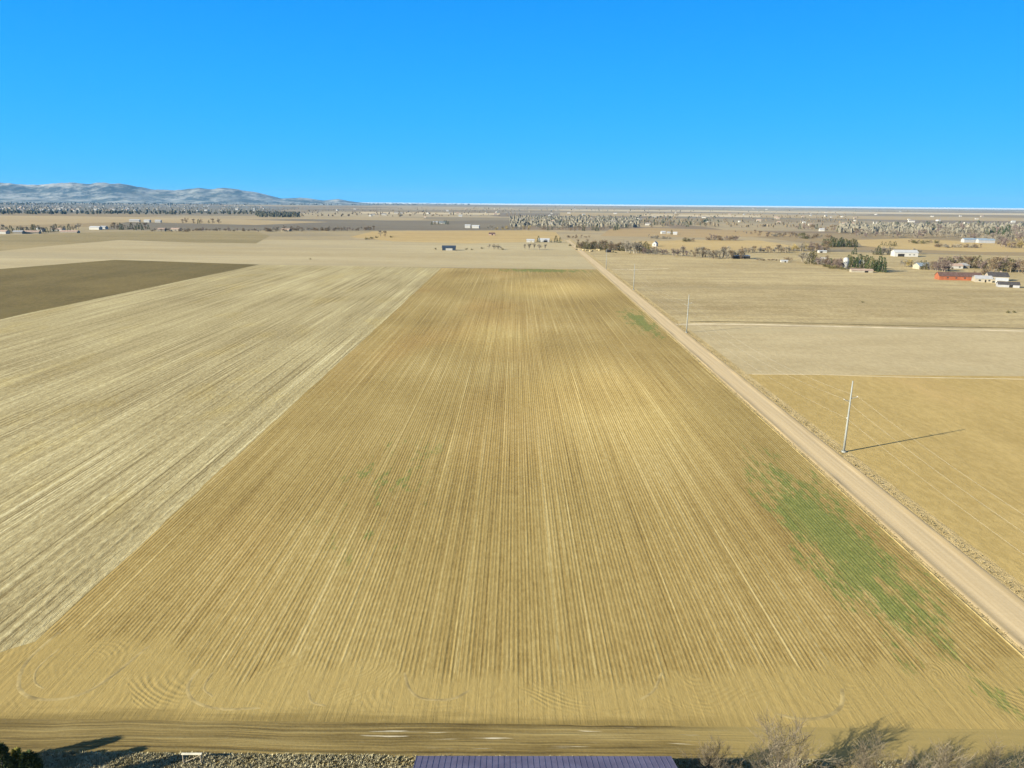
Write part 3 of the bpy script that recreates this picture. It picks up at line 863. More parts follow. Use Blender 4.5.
for px, py, hp in ((571, 246, 2.5), (576, 250, 2), (588, 251, 1.6), (613, 252.5, 2), (616, 253, 1.6), (630, 253.8, 1.6)):
    at_px('obush', px, py, hp, 'the grass before the windbreak', rr_)
for px, py, hp in ((1009, 313, 3), (1013, 312.6, 2.5), (862, 302.5, 2)):
    at_px('obush', px, py, hp, 'the wide pale pasture', rr_)
for px, py in ((757.5, 260.5), (761, 260.6), (764, 260.5), (769, 260.7), (773, 260.6), (777, 260.7), (787, 261)):
    at_px('bush', px, py, 2.2 if px < 780 else 4.5, 'the pasture edge by the small white shed', rr_)
belt([(0, 232.8), (52, 232), (80, 229.5)], 26, ['ever', 'brown', 'grey', 'ever'], 8, 15, 'the dark grove at the left edge', 140)
belt([(110, 229.5), (150, 229.5)], 14, ['ever', 'brown', 'ever'], 8, 18, 'the dark grove beside the white roofs', 141, 1.5)
belt([(150, 231.5), (256, 231)], 26, ['brown', 'bush', 'plum', 'bush'], 4, 9, 'the ragged hedge left of centre', 142, mass=True)
belt([(256, 231.5), (376, 230.5)], 44, ['plum', 'brown', 'bush', 'grey'], 5, 11, 'the brown hedge across the middle', 143, 1.5, mass=True)
belt([(180, 223.5), (220, 223.5)], 8, ['brown', 'ever'], 8, 14, 'the far row on the left', 144)
belt([(430, 224.5), (450, 224.2)], 9, ['ever', 'brown'], 7, 12, 'the dark clump on the grey field', 145)
belt([(487, 229.5), (508, 230.2), (530, 230.8)], 14, ['grey', 'gold', 'grey'], 8, 15, 'the grey wood behind the golden field', 146, mass=True)
belt([(535, 229.8), (600, 230.5), (632, 228.5)], 34, ['ever', 'brown', 'grey', 'grey'], 8, 15, 'the grey wood behind the golden field', 147, 2, mass=True)
belt([(568, 237.5), (590, 238)], 6, ['bush', 'brown'], 4, 7, 'the field behind the windbreak', 148)
belt([(735, 233.5), (830, 239)], 20, ['brown', 'grey', 'bush', 'obush'], 5, 11, 'the scattered trees beyond the golden field', 149, 4, mass=True)
belt([(765, 236), (810, 238.5)], 16, ['plum', 'brown', 'gbush'], 5, 10, 'the scattered trees beyond the golden field', 150, 2, mass=True)
belt([(795, 229), (840, 231)], 16, ['brown', 'ever', 'plum'], 9, 16, 'the dark trees round the far house', 151, 2, mass=True)
belt([(655, 225), (712, 226)], 26, ['ever', 'grey', 'brown'], 9, 16, 'the far grove right of centre', 152, 3, mass=True)
belt([(840, 233), (870, 236)], 12, ['grey', 'brown'], 9, 14, 'the grey wood along the creek', 153, 3, mass=True)

ORD = ['leftmost', 'second', 'third', 'fourth', 'fifth', 'sixth', 'seventh', 'eighth', 'ninth', 'tenth', 'eleventh', 'twelfth']
def label_plants():
    byg = {}
    for o, place, kind, px in PLANTED:
        byg.setdefault((place, kind), []).append((px, o))
    for (place, kind), lst in byg.items():
        adj = KIND[kind]['adj']
        lst.sort(key=lambda t: t[0])
        n = len(lst)
        plural = adj[:-4] + 'trees' if adj.endswith('tree') else adj + 's'
        for i, (px, o) in enumerate(lst):
            if n == 1:
                o['label'] = f'only {adj} in {place}'
            elif n <= 9:
                o['label'] = (f'leftmost of the {plural} in {place}' if i == 0 else f'rightmost of the {plural} in {place}' if i == n - 1
                              else f'{ORD[i]} {adj} from the left in {place}')
            else:
                o['label'] = f'{adj} among others like it in {place}'
            if n > 1:
                o['group'] = f'{plural} in {place}'

for key, lst in MASS.items():
    vs_, fs_, ms_, mats_ = [], [], [], []
    off_ = 0
    for me, mx in lst:
        n_ = len(me.vertices)
        co = np.empty(n_ * 3, 'f'); me.vertices.foreach_get('co', co)
        co = co.reshape(-1, 3) @ np.array(mx.to_3x3()).T + np.array(mx.translation)
        vs_.append(co)
        mt = me.materials[0]
        if mt not in mats_: mats_.append(mt)
        fs_ += [tuple(i + off_ for i in p.vertices) for p in me.polygons]
        ms_ += [mats_.index(mt)] * len(me.polygons)
        off_ += n_
    mm = MB(); mm.v = [tuple(q) for q in np.concatenate(vs_)]; mm.f = fs_; mm.m = ms_
    tag(mm.build('distant_woodland', mats_), 'trees massed in ' + key, 'woodland', kind='stuff')

# ------------------------------------------------------------------ far woods and towns (too many and too small to count)
def wood(name, label, px0, px1, py0, py1, n, h0, h1, m, seed):
    r = random.Random(seed)
    mb = MB()
    for i in range(n):
        p = P(r.uniform(px0, px1), r.uniform(py0, py1))
        h = r.uniform(h0, h1)
        w = h * r.uniform(0.5, 1.0)
        k = 5
        a0 = r.uniform(0, 6)
        vsl = [(p.x, p.y, h * r.uniform(.85, 1))]
        for ring, (zz, rw) in enumerate(((0.65, 0.85), (0.12, 0.9))):
            for j in range(k):
                a = a0 + 6.283 * j / k
                q = rw * w * 0.5 * r.uniform(0.6, 1.25)
                vsl.append((p.x + math.cos(a) * q, p.y + math.sin(a) * q, h * zz * r.uniform(0.7, 1.2)))
        fsl = [(0, 1 + j, 1 + (j + 1) % k) for j in range(k)]
        fsl += [(1 + j, 1 + k + j, 1 + k + (j + 1) % k, 1 + (j + 1) % k) for j in range(k)]
        mb.add(vsl, fsl)
    return tag(mb.build(name, m), label, 'woodland', kind='stuff')

def wmat(name, lo, mid, hi):
    g = G(name)
    n = g.noise(g.sxy(1 / 22.0, 1 / 22.0, 0.3), 1, 3, 0.7)
    g.color(g.ramp(n, [(0.3, lo), (0.5, mid), (0.7, hi)]))
    return g.m
W_dark = wmat('wood_dark', (0.03, 0.035, 0.022), (0.06, 0.06, 0.04), (0.10, 0.09, 0.06))
W_grey = wmat('wood_grey', (0.10, 0.092, 0.07), (0.16, 0.145, 0.11), (0.22, 0.195, 0.145))
W_brown = wmat('wood_brown', (0.09, 0.07, 0.045), (0.14, 0.11, 0.07), (0.19, 0.15, 0.10))
wood('distant_woodland', 'dark tree belt at the foot of the far left town', -140, 262, 212.3, 214.6, 420, 8, 16, W_dark, 1)
wood('distant_woodland', 'grey trees filling the far left town', -140, 262, 203.5, 212.5, 1200, 7, 13, W_grey, 2)
wood('distant_woodland', 'dark woods under the distant hills', -140, 300, 202.4, 205.2, 900, 12, 22, W_dark, 3)
wood('distant_woodland', 'dark wood left of centre behind the hedge', 256, 300, 213.5, 217.5, 260, 8, 15, W_dark, 4)
wood('distant_woodland', 'long dark wood line under the left horizon', 290, 470, 202.8, 205.2, 600, 14, 26, W_dark, 5)
wood('distant_woodland', 'brown scattered woods in the middle distance', 260, 520, 208, 217, 330, 6, 11, W_brown, 6)
wood('distant_woodland', 'grey wood in the centre behind the farm', 510, 640, 217, 228, 620, 7, 13, W_grey, 7)
wood('distant_woodland', 'dark flecks of trees in the central wood', 520, 720, 216, 226, 150, 7, 12, W_dark, 8)
wood('distant_woodland', 'brown scattered woods right of centre', 640, 860, 213, 228, 340, 6, 11, W_brown, 9)
wood('distant_woodland', 'long grey wood on the right', 840, 1110, 226, 234, 850, 9, 16, W_grey, 10)
wood('distant_woodland', 'dark flecks of trees in the right wood', 840, 1110, 223.5, 232, 150, 8, 14, W_dark, 11)
wood('distant_woodland', 'thin woods near the horizon', 470, 1110, 206.5, 212, 240, 8, 16, W_grey, 12)

# ------------------------------------------------------------------ building materials
M_white = simple('white_paint', (0.38, 0.37, 0.345), 0.7, 0.06, 0.4)
M_cream = simple('cream_paint', (0.30, 0.265, 0.205), 0.8, 0.08, 0.4)
M_red = simple('barn_red', (0.26, 0.088, 0.042), 0.8, 0.14, 0.5)
M_rdark = simple('dark_shingle', (0.055, 0.05, 0.05), 0.85, 0.25, 0.7)
M_rbrown = simple('brown_shingle', (0.10, 0.062, 0.052), 0.85, 0.25, 0.7)
M_rgrey = simple('grey_metal', (0.30, 0.30, 0.305), 0.5, 0.1, 0.4)
M_rwhite = simple('white_metal', (0.36, 0.365, 0.37), 0.5, 0.06, 0.4)
M_rpink = simple('faded_roof', (0.33, 0.24, 0.19), 0.8, 0.12, 0.4)
M_rblue = simple('navy_metal', (0.035, 0.05, 0.075), 0.5, 0.2, 0.4)
M_rslate = simple('blue_grey_metal', (0.20, 0.25, 0.30), 0.5, 0.15, 0.4)
M_glass = simple('window_glass', (0.03, 0.035, 0.04), 0.15, 0.1, 1.0, 0.5)
M_dark = simple('dark_opening', (0.025, 0.022, 0.02), 0.9, 0.1, 1.0)
M_wood = simple('weathered_wood', (0.30, 0.25, 0.18), 0.9, 0.25, 3.0)

def gable(mb_w, mb_r, L, Wd, hw, hr, over=0.4, th=0.22, x0=0.0, y0=0.0):
    """Gable building along local x: walls in mb_w, roof slabs in mb_r."""
    hx, hy = L / 2, Wd / 2
    mb_w.add([(x0 - hx, y0 - hy, 0), (x0 + hx, y0 - hy, 0), (x0 + hx, y0 + hy, 0), (x0 - hx, y0 + hy, 0), (x0 - hx, y0 - hy, hw), (x0 + hx, y0 - hy, hw), (x0 + hx, y0 + hy, hw), (x0 - hx, y0 + hy, hw),
              (x0 - hx, y0, hw + hr), (x0 + hx, y0, hw + hr)],
             [(0, 1, 5, 4), (2, 3, 7, 6), (1, 2, 6, 9, 5), (3, 0, 4, 8, 7)])
    k = hr / hy
    ex = hx + over
    for s in (-1, 1):
        ye, ze = y0 + s * (hy + over), hw - over * k
        mb_r.add([(x0 - ex, y0, hw + hr + 0.02), (x0 + ex, y0, hw + hr + 0.02), (x0 + ex, ye, ze + 0.02), (x0 - ex, ye, ze + 0.02),
                  (x0 - ex, y0, hw + hr + th), (x0 + ex, y0, hw + hr + th), (x0 + ex, ye, ze + th), (x0 - ex, ye, ze + th)],
                 [(0, 1, 2, 3), (4, 7, 6, 5), (0, 4, 5, 1), (1, 5, 6, 2), (2, 6, 7, 3), (3, 7, 4, 0)])

def building(name, cat, label, px, py, L, Wd, hw, hr, rot, wm, rm, doors=(), windows=(), group=None, chimney=False):
    t = thing(name, label, cat, P(px, py), rot, group)
    w, r = MB(), MB()
    gable(w, r, L, Wd, hw, hr)
    w.build('wall', wm, t)
    rf = r.build('roof', rm, t)
    if chimney:
        c = MB(); c.box((L * 0.2, Wd * 0.12, hw + hr + 0.3), (0.8, 0.8, 1.6)); c.build('chimney', M_rpink, rf)
    for (side, u, w_, h_, m) in doors:
        d = MB()
        if side == 'f': d.box((u * L, -Wd / 2 - 0.03, h_ / 2), (w_, 0.08, h_))
        if side == 'e': d.box((-L / 2 - 0.03, u * Wd, h_ / 2), (0.08, w_, h_))
        d.build('door', m, t)
    for (side, u, z, w_, h_) in windows:
        d = MB()
        if side == 'f': d.box((u * L, -Wd / 2 - 0.03, z), (w_, 0.07, h_))
        if side == 'e': d.box((-L / 2 - 0.03, u * Wd, z), (0.07, w_, h_))
        d.build('window', M_glass, t)
    return t

def shed(name, cat, label, px, py, L, Wd, h0, h1, rot, wm, rm, front=None, group=None):
    """Lean-to: open or closed front, one sloping roof."""
    t = thing(name, label, cat, P(px, py), rot, group)
    w, r = MB(), MB()
    hx, hy = L / 2, Wd / 2
    w.add([(-hx, -hy, 0), (hx, -hy, 0), (hx, hy, 0), (-hx, hy, 0), (-hx, -hy, h0), (hx, -hy, h0), (hx, hy, h1), (-hx, hy, h1)],
          [(0, 1, 5, 4), (1, 2, 6, 5), (2, 3, 7, 6), (3, 0, 4, 7)])
    w.build('wall', wm, t)
    o = 0.4
    s = (h1 - h0) / Wd
    r.add([(-hx - o, -hy - o, h0 - o * s + .02), (hx + o, -hy - o, h0 - o * s + .02), (hx + o, hy + o, h1 + o * s + .02), (-hx - o, hy + o, h1 + o * s + .02),
           (-hx - o, -hy - o, h0 - o * s + .22), (hx + o, -hy - o, h0 - o * s + .22), (hx + o, hy + o, h1 + o * s + .22), (-hx - o, hy + o, h1 + o * s + .22)],
          [(0, 3, 2, 1), (4, 5, 6, 7), (0, 1, 5, 4), (1, 2, 6, 5), (2, 3, 7, 6), (3, 0, 4, 7)])
    r.build('roof', rm, t)
    if front:
        d = MB(); d.box((front[0] * L, -hy - 0.03, front[2] / 2), (front[1], 0.08, front[2])); d.build('door', front[3], t)
    return t

# the red barn and its neighbours
building('barn', 'barn', 'long red barn with dark brown roof and white sliding door', 957.8, 279.8, 33, 10, 3.4, 2.8, R(-10), M_red, M_rbrown,
         doors=[('f', 0.335, 5.2, 3.9, M_white), ('e', 0.0, 3.0, 3.0, M_red)], windows=[('f', -0.3, 2.0, 1.4, 1.0), ('f', -0.1, 2.0, 1.4, 1.0), ('f', 0.1, 2.0, 1.4, 1.0)])
building('house', 'house', 'cream house with grey roof joined close to the red barn', 982, 281.8, 12, 9, 3.0, 2.0, R(-18), M_cream, M_rgrey, doors=[('f', 0.1, 1.1, 2.1, M_dark)], windows=[('f', -0.25, 1.6, 1.6, 1.2), ('f', 0.32, 1.6, 1.4, 1.2)], chimney=True)
building('house', 'house', 'dark roofed house right of the red barn', 996, 280.2, 15, 10, 3.6, 3.0, R(-14), M_cream, M_rdark, doors=[('f', 0.0, 1.1, 2.1, M_white)], windows=[('f', -0.3, 1.7, 1.6, 1.2), ('f', 0.3, 1.7, 1.6, 1.2)], chimney=True)
building('garage', 'garage', 'small white garage before the dark roofed house', 1001, 283.6, 8, 7, 2.8, 1.6, R(-30), M_white, M_rwhite, doors=[('f', 0.0, 4.4, 2.4, M_cream)])
building('shed', 'shed', 'low black roofed shed at the right edge of the hamlet', 1007.5, 287.0, 14, 7, 2.2, 1.8, R(-22), M_rgrey, M_rdark, doors=[('f', 0.1, 2.4, 2.0, M_dark)])
building('house', 'house', 'grey roofed house hidden among trees left of the red barn', 921.5, 268.8, 13, 9, 3.2, 2.6, R(12), M_cream, M_rslate, windows=[('f', -0.25, 1.6, 1.6, 1.2), ('f', 0.25, 1.6, 1.6, 1.2)])
building('house', 'house', 'pale low house behind the red barn, leftmost of two', 955, 268.3, 11, 8, 2.8, 1.8, R(-4), M_white, M_rpink, windows=[('f', 0.2, 1.6, 1.6, 1.1)])
building('house', 'house', 'pale low house behind the red barn, rightmost of two', 962.5, 268.0, 9, 8, 2.8, 2.0, R(6), M_cream, M_rgrey, windows=[('f', -0.2, 1.6, 1.4, 1.1)])
building('long_building', 'building', 'long white farm building with a dark doorway', 904, 256.3, 27, 13, 5.0, 2.6, R(-7), M_white, M_rwhite,
         doors=[('f', -0.22, 7.5, 3.4, M_dark)], windows=[('f', 0.15, 2.4, 1.6, 1.0), ('f', 0.33, 2.4, 1.6, 1.0)])
# farmstead 800-885
def silo(label, px, py, rad, h):
    t = thing('silo', label, 'silo', P(px, py))
    b = MB(); b.tube([(0, 0, 0), (0, 0, h)], rad, 18); b.build('body', M_white, t, True)
    d = MB(); d.tube([(0, 0, h), (0, 0, h + rad * 0.35), (0, 0, h + rad * 0.6)], [rad * 1.04, rad * 0.72, rad * 0.15], 18); d.build('dome', M_rwhite, t, True)
    return t
silo('tall white silo in the farmstead grove', 845, 268.8, 2.6, 9.5)
building('house', 'house', 'white gabled house among the farmstead evergreens', 861.5, 266.5, 8, 7, 4.2, 3.0, R(75), M_white, M_rwhite, windows=[('e', 0.0, 2.4, 1.4, 1.4)])
building('shed', 'shed', 'low pinkish roofed shed before the farmstead evergreens', 861, 272.2, 19, 6, 2.0, 1.0, R(-8), M_cream, M_rpink, doors=[('f', 0.2, 3.0, 1.8, M_dark)])
building('shed', 'shed', 'pale shed at the left end of the farmstead', 819, 263.3, 9, 7, 3.0, 1.8, R(20), M_white, M_rgrey, doors=[('f', 0.0, 2.4, 2.2, M_dark)])
building('shed', 'shed', 'small white hut in the farmstead scrub', 823.5, 261.5, 6, 5, 2.6, 1.6, R(-15), M_white, M_rwhite, doors=[('f', 0.0, 1.2, 2.0, M_dark)])
building('shed', 'shed', 'low white shed below the purple hedge end', 822, 252.7, 10, 6, 2.2, 0.8, R(-3), M_white, M_rwhite, doors=[('f', -0.2, 3.0, 2.0, M_dark)])
shed('shelter', 'shed', 'long open fronted shelter beside the grey grove', 741, 258.5, 19, 6, 3.0, 3.6, R(2), M_dark, M_rwhite)
building('shed', 'shed', 'small white shed alone on the pasture edge', 784, 262.2, 7, 4, 1.6, 0.7, R(-4), M_white, M_rwhite, doors=[('f', 0.1, 1.4, 1.8, M_dark)])
building('house', 'house', 'white gabled house at the end of the windbreak', 655, 246.3, 7, 6, 4.2, 2.6, R(60), M_white, M_rwhite, windows=[('e', 0.0, 2.2, 1.6, 1.4)])
building('house', 'house', 'leftmost of three white houses on the rust coloured field', 663, 233.8, 8.5, 8, 3.4, 2.2, R(5), M_white, M_rwhite)
building('house', 'house', 'middle one of three houses on the rust coloured field, grey roofed', 668.5, 234.3, 6.5, 7, 3.2, 2.0, R(-5), M_cream, M_rgrey)
building('house', 'house', 'rightmost of three white houses on the rust coloured field', 675, 234.6, 8, 8, 3.2, 2.2, R(-12), M_white, M_rwhite)
rr2 = random.Random(77)
at_px('ever', 671.5, 234.2, 4.5, 'the yard between the three white houses', rr2)
building('house', 'house', 'white house with dark trees around it, far right of centre', 821.5, 231.2, 11, 9, 4.0, 3.0, R(-8), M_white, M_rgrey)
# the white farm in the middle
building('barn', 'barn', 'low white barn, left one of the white farm', 530.5, 242.2, 12, 8, 3.2, 1.6, R(-4), M_white, M_rwhite, doors=[('f', 0.1, 2.6, 2.4, M_cream)])
building('barn', 'barn', 'long white barn with dark doorway, right one of the white farm', 544, 242.0, 17, 9, 3.6, 2.0, R(-6), M_white, M_rwhite, doors=[('f', 0.15, 5.0, 2.4, M_dark)])
building('shed', 'shed', 'dark navy roofed long shed with white front wall in the pale field', 449, 250.2, 17, 10, 3.6, 2.2, R(3), M_rblue, M_rblue, doors=[('f', 0.02, 8.5, 2.7, M_white)])
building('shed', 'shed', 'little brown shed beyond the golden field', 492, 235.2, 11, 7, 2.6, 2.2, R(-6), M_rpink, M_rbrown, doors=[('f', 0.1, 2.6, 2.0, M_dark)])
shed('shelter', 'shed', 'small dark fronted shelter with pale roof before the windbreak', 608.3, 252.3, 6.5, 5, 3.4, 2.6, R(4), M_dark, M_rpink)
# left groves
for px, py, L, h, wm, rm, lab in (
        (4, 233.8, 15, 4, M_white, M_rpink, 'leftmost pale roofed house at the left edge of the photo'),
        (19, 233.8, 15, 3.5, M_cream, M_rgrey, 'grey roofed house second from the left edge'),
        (32, 233.6, 26, 3, M_cream, M_rpink, 'long faded pink shed before the dark left grove'),
        (41, 231.6, 11, 5, M_white, M_rwhite, 'white gabled house inside the dark left grove'),
        (58, 231.0, 22, 3.5, M_white, M_rpink, 'long pink roofed house right of the dark left grove'),
        (70, 233.0, 30, 2.5, M_cream, M_rpink, 'long low cream shed before the left hedge'),
        (96, 229.6, 22, 4.5, M_white, M_rwhite, 'white shed left of the dark round grove'),
        (104, 229.0, 12, 4, M_white, M_rgrey, 'grey roofed house touching the white shed'),
        (135, 221.9, 26, 4.5, M_white, M_rwhite, 'long white hall left of two smaller white halls'),
        (147.5, 222.4, 15, 5, M_white, M_rwhite, 'middle white hall of the three far halls'),
        (158.5, 222.6, 14, 5, M_white, M_rwhite, 'right white hall of the three far halls'),
        (286, 231.2, 17, 3, M_cream, M_rpink, 'pale shed under the brown middle hedge'),
        (162, 231.3, 13, 4, M_cream, M_rpink, 'pinkish house in the ragged hedge, leftmost of two'),
        (176, 231.2, 16, 4, M_cream, M_rpink, 'pinkish house in the ragged hedge, rightmost of two'),
        (467.8, 228.0, 13, 6, M_white, M_rwhite, 'leftmost of two white sheds on the grey field'),
        (475.8, 228.2, 17, 5, M_white, M_rwhite, 'rightmost of two white sheds on the grey field'),
        (435.5, 223.6, 14, 4, M_cream, M_rgrey, 'grey roofed shed in the dark clump, leftmost of two'),
        (442.5, 223.9, 18, 4, M_white, M_rslate, 'blue roofed shed in the dark clump, rightmost of two'),
        (974, 242.5, 40, 5, M_rgrey, M_rslate, 'left long blue grey shed before the grey wood'),
        (985, 243.0, 26, 5, M_rgrey, M_rslate, 'right long blue grey shed before the grey wood')):
    building('house' if 'house' in lab else 'hall' if 'hall' in lab else 'shed', 'house' if 'house' in lab else 'hall' if 'hall' in lab else 'shed',
             lab, px, py, L, 10, h, 2.2, R(rr2.uniform(-10, 10)), wm, rm)

# the far towns: small copies of three houses
def tiny_house(wm, rm, L, Wd, h, r):
    a, b = MB(), MB()
    gable(a, b, L, Wd, h, r)
    k = len(a.f)
    a.add(b.v, b.f, 1)
    return a.mesh('small_house', [wm, rm])
M_twhite = simple('town_wall', (0.42, 0.40, 0.36), 0.8, 0.1, 0.4)
M_troof = simple('town_roof', (0.20, 0.18, 0.165), 0.8, 0.2, 0.4)
TH = [tiny_house(M_twhite, M_troof, 16, 11, 5, 3), tiny_house(M_cream, M_rpink, 15, 10, 4.5, 3), tiny_house(M_twhite, M_troof, 20, 12, 5, 3), tiny_house(M_white, M_rgrey, 16, 11, 5, 3)]
def town(n, x0, x1, y0, y1, place, seed, s0=0.6, s1=1.05):
    r = random.Random(seed)
    for i in range(n):
        o = link('house', r.choice(TH))
        o.location = P(r.uniform(x0, x1), r.uniform(y0, y1))
        o.rotation_euler = (0, 0, r.choice((0, 0, math.pi / 2)) + r.uniform(-.2, .2))
        s = r.uniform(s0, s1)
        o.scale = (s, s, s * 1.1)
        tag(o, f'small pale house among many in {place}', 'house', f'houses in {place}')
town(110, -20, 150, 206.5, 211.8, 'the far left town', 1)
town(44, 150, 262, 205.5, 211.8, 'the far town below the hills', 2)
town(22, 262, 520, 208, 218, 'the plain left of centre', 3)
town(20, 515, 640, 211, 226, 'the central wood', 4)
town(26, 640, 860, 212.5, 226, 'the plain right of centre', 5)
town(16, 840, 1030, 211.5, 232, 'the right wood and plain', 6)
town(8, 440, 1000, 207.3, 210.0, 'the plain under the horizon', 7, 0.8, 1.5)

label_plants()

# hay bales and junk before the windbreak
bm_ = MB(); bm_.tube([(0, -0.8, 0.85), (0, 0.8, 0.85)], 0.9, 12)
bale = bm_.mesh('hay_bale', simple('hay', (0.33, 0.27, 0.155), 0.95, 0.2, 2.0))
for i, (px, py) in enumerate(((579.5, 250.6), (583.2, 250.7), (586, 250.8), (590, 251.6), (592, 251.6), (597, 250.4), (599.5, 250.6))):
    o = link('hay_bale', bale)
    o.location = P(px, py)
    o.rotation_euler = (0, 0, i * 0.9)
    o.scale = (1.5, 1.5, 1.2)
    tag(o, ['leftmost', 'second', 'third', 'fourth', 'fifth', 'sixth', 'rightmost'][i] + ' pale hay bale from the left on the grass before the windbreak' if 0 < i < 6 else ('leftmost' if i == 0 else 'rightmost') + ' of the pale hay bales before the windbreak', 'hay bale', 'hay bales before the windbreak')

# ------------------------------------------------------------------ power line
M_pole = simple('pole_steel', (0.22, 0.23, 0.215), 0.6, 0.12, 0.5, 0.3)
M_ins = simple('insulator_grey', (0.55, 0.56, 0.56), 0.4, 0.1, 2.0, 0.4)
M_wire = simple('wire_aluminium', (0.50, 0.48, 0.42), 0.4, 0.05, 1.0, 0.5)
POLE_H = 18.4
poles = []
def make_pole(p, label):
    t = thing('utility_pole', label, 'utility pole', p, 0, 'poles along the dirt road')
    s = MB(); s.tube([(0, 0, -0.2), (0, 0, 6), (0, 0, 12), (0, 0, POLE_H)], [0.29, 0.25, 0.20, 0.14], 12); s.build('shaft', M_pole, t, True)
    b = MB(); b.tube([(0, 0, 0.0), (0, 0, 0.35)], [0.62, 0.55], 12); b.build('footing', M_pole, t)
    for sx, zz in ((-1, 13.2), (1, 13.9)):
        a = MB(); a.tube([(0, 0, zz), (sx * 1.55, 0, zz + 0.42)], [0.10, 0.07], 8)
        ao = a.build('arm', M_pole, t)
        q = MB(); q.tube([(sx * 1.55, 0, zz + 0.42), (sx * 1.62, 0, zz + 0.62)], [0.09, 0.07], 8); q.build('insulator', M_ins, ao)
    q = MB(); q.box((-0.26, 0, 8.9), (0.14, 0.14, 0.3)); q.build('bracket', M_ins, t)
    poles.append(Vector(p))
    return t
PB = [P(843.6, 452.0), P(686.4, 332.6), P(633.5, 289.8), P(606.0, 268.8)]
for i, p in enumerate(PB):
    make_pole((p.x, p.y, 0), ['nearest grey steel utility pole beside the dirt road', 'second nearest steel utility pole, by the cross track',
                              'third steel utility pole down the dirt road', 'farthest thin utility pole before the windbreak'][i])
step_ = PB[0] - PB[1]
ends = [PB[0] + step_ * 0.97] + PB
for nm, dx, dz, sag, lab in (('power_wire', -1.62, 13.82, 4.2, 'overhead wire on the left pole arms above the verge'),
                             ('power_wire', 1.62, 14.52, 4.2, 'overhead wire on the right pole arms above the tilled field'),
                             ('power_wire', -0.34, 8.9, 3.4, 'lowest overhead wire strung along the utility poles')):
    w = MB()
    for a, b in zip(ends, ends[1:]):
        pts = []
        for k in range(25):
            t = k / 24
            q = a.lerp(b, t)
            pts.append((q.x + dx, q.y, dz - sag * 4 * t * (1 - t)))
        w.tube(pts, 0.010, 4, 0, False)
    tag(w.build(nm, M_wire), lab, 'wire', 'overhead wires along the dirt road')

# ------------------------------------------------------------------ the near yard
# purple roofed building: far eave 3.8 m up, seen along the bottom edge
ZE = 3.8
e0, e1 = P(416.5, 757.2, ZE), P(671.0, 757.6, ZE)
ang = math.atan2(e1.y - e0.y, e1.x - e0.x)
mid = (e0 + e1) / 2
Lb = (e1 - e0).length - 0.8
Wb = 12.0
nrm = Vector((math.sin(ang), -math.cos(ang), 0))
cb = mid + nrm * (Wb / 2 + 0.4)
t = thing('long_barn', 'long building with purple ribbed metal roof at the bottom edge', 'building', (cb.x, cb.y, 0), ang)
w, r = MB(), MB()
gable(w, r, Lb, Wb, ZE + 0.1, 2.2)
w.build('wall', M_cream, t)
g = G('purple_metal', 0.55)
n = g.noise(g.obj_pos(), 0.35, 5, 0.65)
g.color(g.mix(g.step(n, 0.3, 0.7), (0.125, 0.110, 0.165), (0.175, 0.158, 0.225)))
M_purple = g.m
rb = r.build('roof', M_purple, t)
sm = MB()
k = 2.2 / (Wb / 2)
nseam = int((Lb + 0.8) / 0.6)
for i in range(nseam + 1):
    xx = -Lb / 2 - 0.36 + i * (Lb + 0.72) / nseam
    for s in (-1, 1):
        ye = s * (Wb / 2 + 0.38)
        ze = ZE + 0.1 - 0.38 * k + 0.24
        zr = ZE + 0.1 + 2.2 + 0.24
        sm.add([(xx - .03, 0, zr), (xx + .03, 0, zr), (xx + .03, ye, ze), (xx - .03, ye, ze), (xx - .03, 0, zr - .04), (xx + .03, 0, zr - .04), (xx + .03, ye, ze - .04), (xx - .03, ye, ze - .04)],
               [(0, 1, 2, 3), (0, 3, 7, 4), (1, 5, 6, 2), (3, 2, 6, 7)])
sm.build('roof_ribs', M_purple, rb)
c = MB(); c.box((0, 0, ZE + 2.3 + 0.27), (Lb + 0.84, 0.4, 0.08)); c.build('ridge_cap', M_purple, rb)

# pale rail on two posts in the weeds
a0, a1 = P(184.0, 764.0), P(201.5, 764.0)
t = thing('rail_fence', 'pale timber rail on two posts standing in dry weeds', 'fence', ((a0.x + a1.x) / 2, (a0.y + a1.y) / 2, 0), math.atan2(a1.y - a0.y, a1.x - a0.x))
Lr = (a1 - a0).length
for s in (-1, 1):
    b = MB(); b.tube([(s * Lr / 2, 0, -0.2), (s * Lr / 2, 0, 1.25)], [0.09, 0.08], 8); b.build('post', M_wood, t)
b = MB(); b.box((0, 0, 1.33), (Lr + 0.3, 0.2, 0.12)); b.build('rail', simple('pale_timber', (0.60, 0.55, 0.42), 0.85, 0.15, 2.0), t)
b = MB(); b.tube([(-Lr / 2, 0.0, 0.2), (Lr / 2, 0.0, 1.15)], 0.03, 6); b.build('brace', M_wood, t)

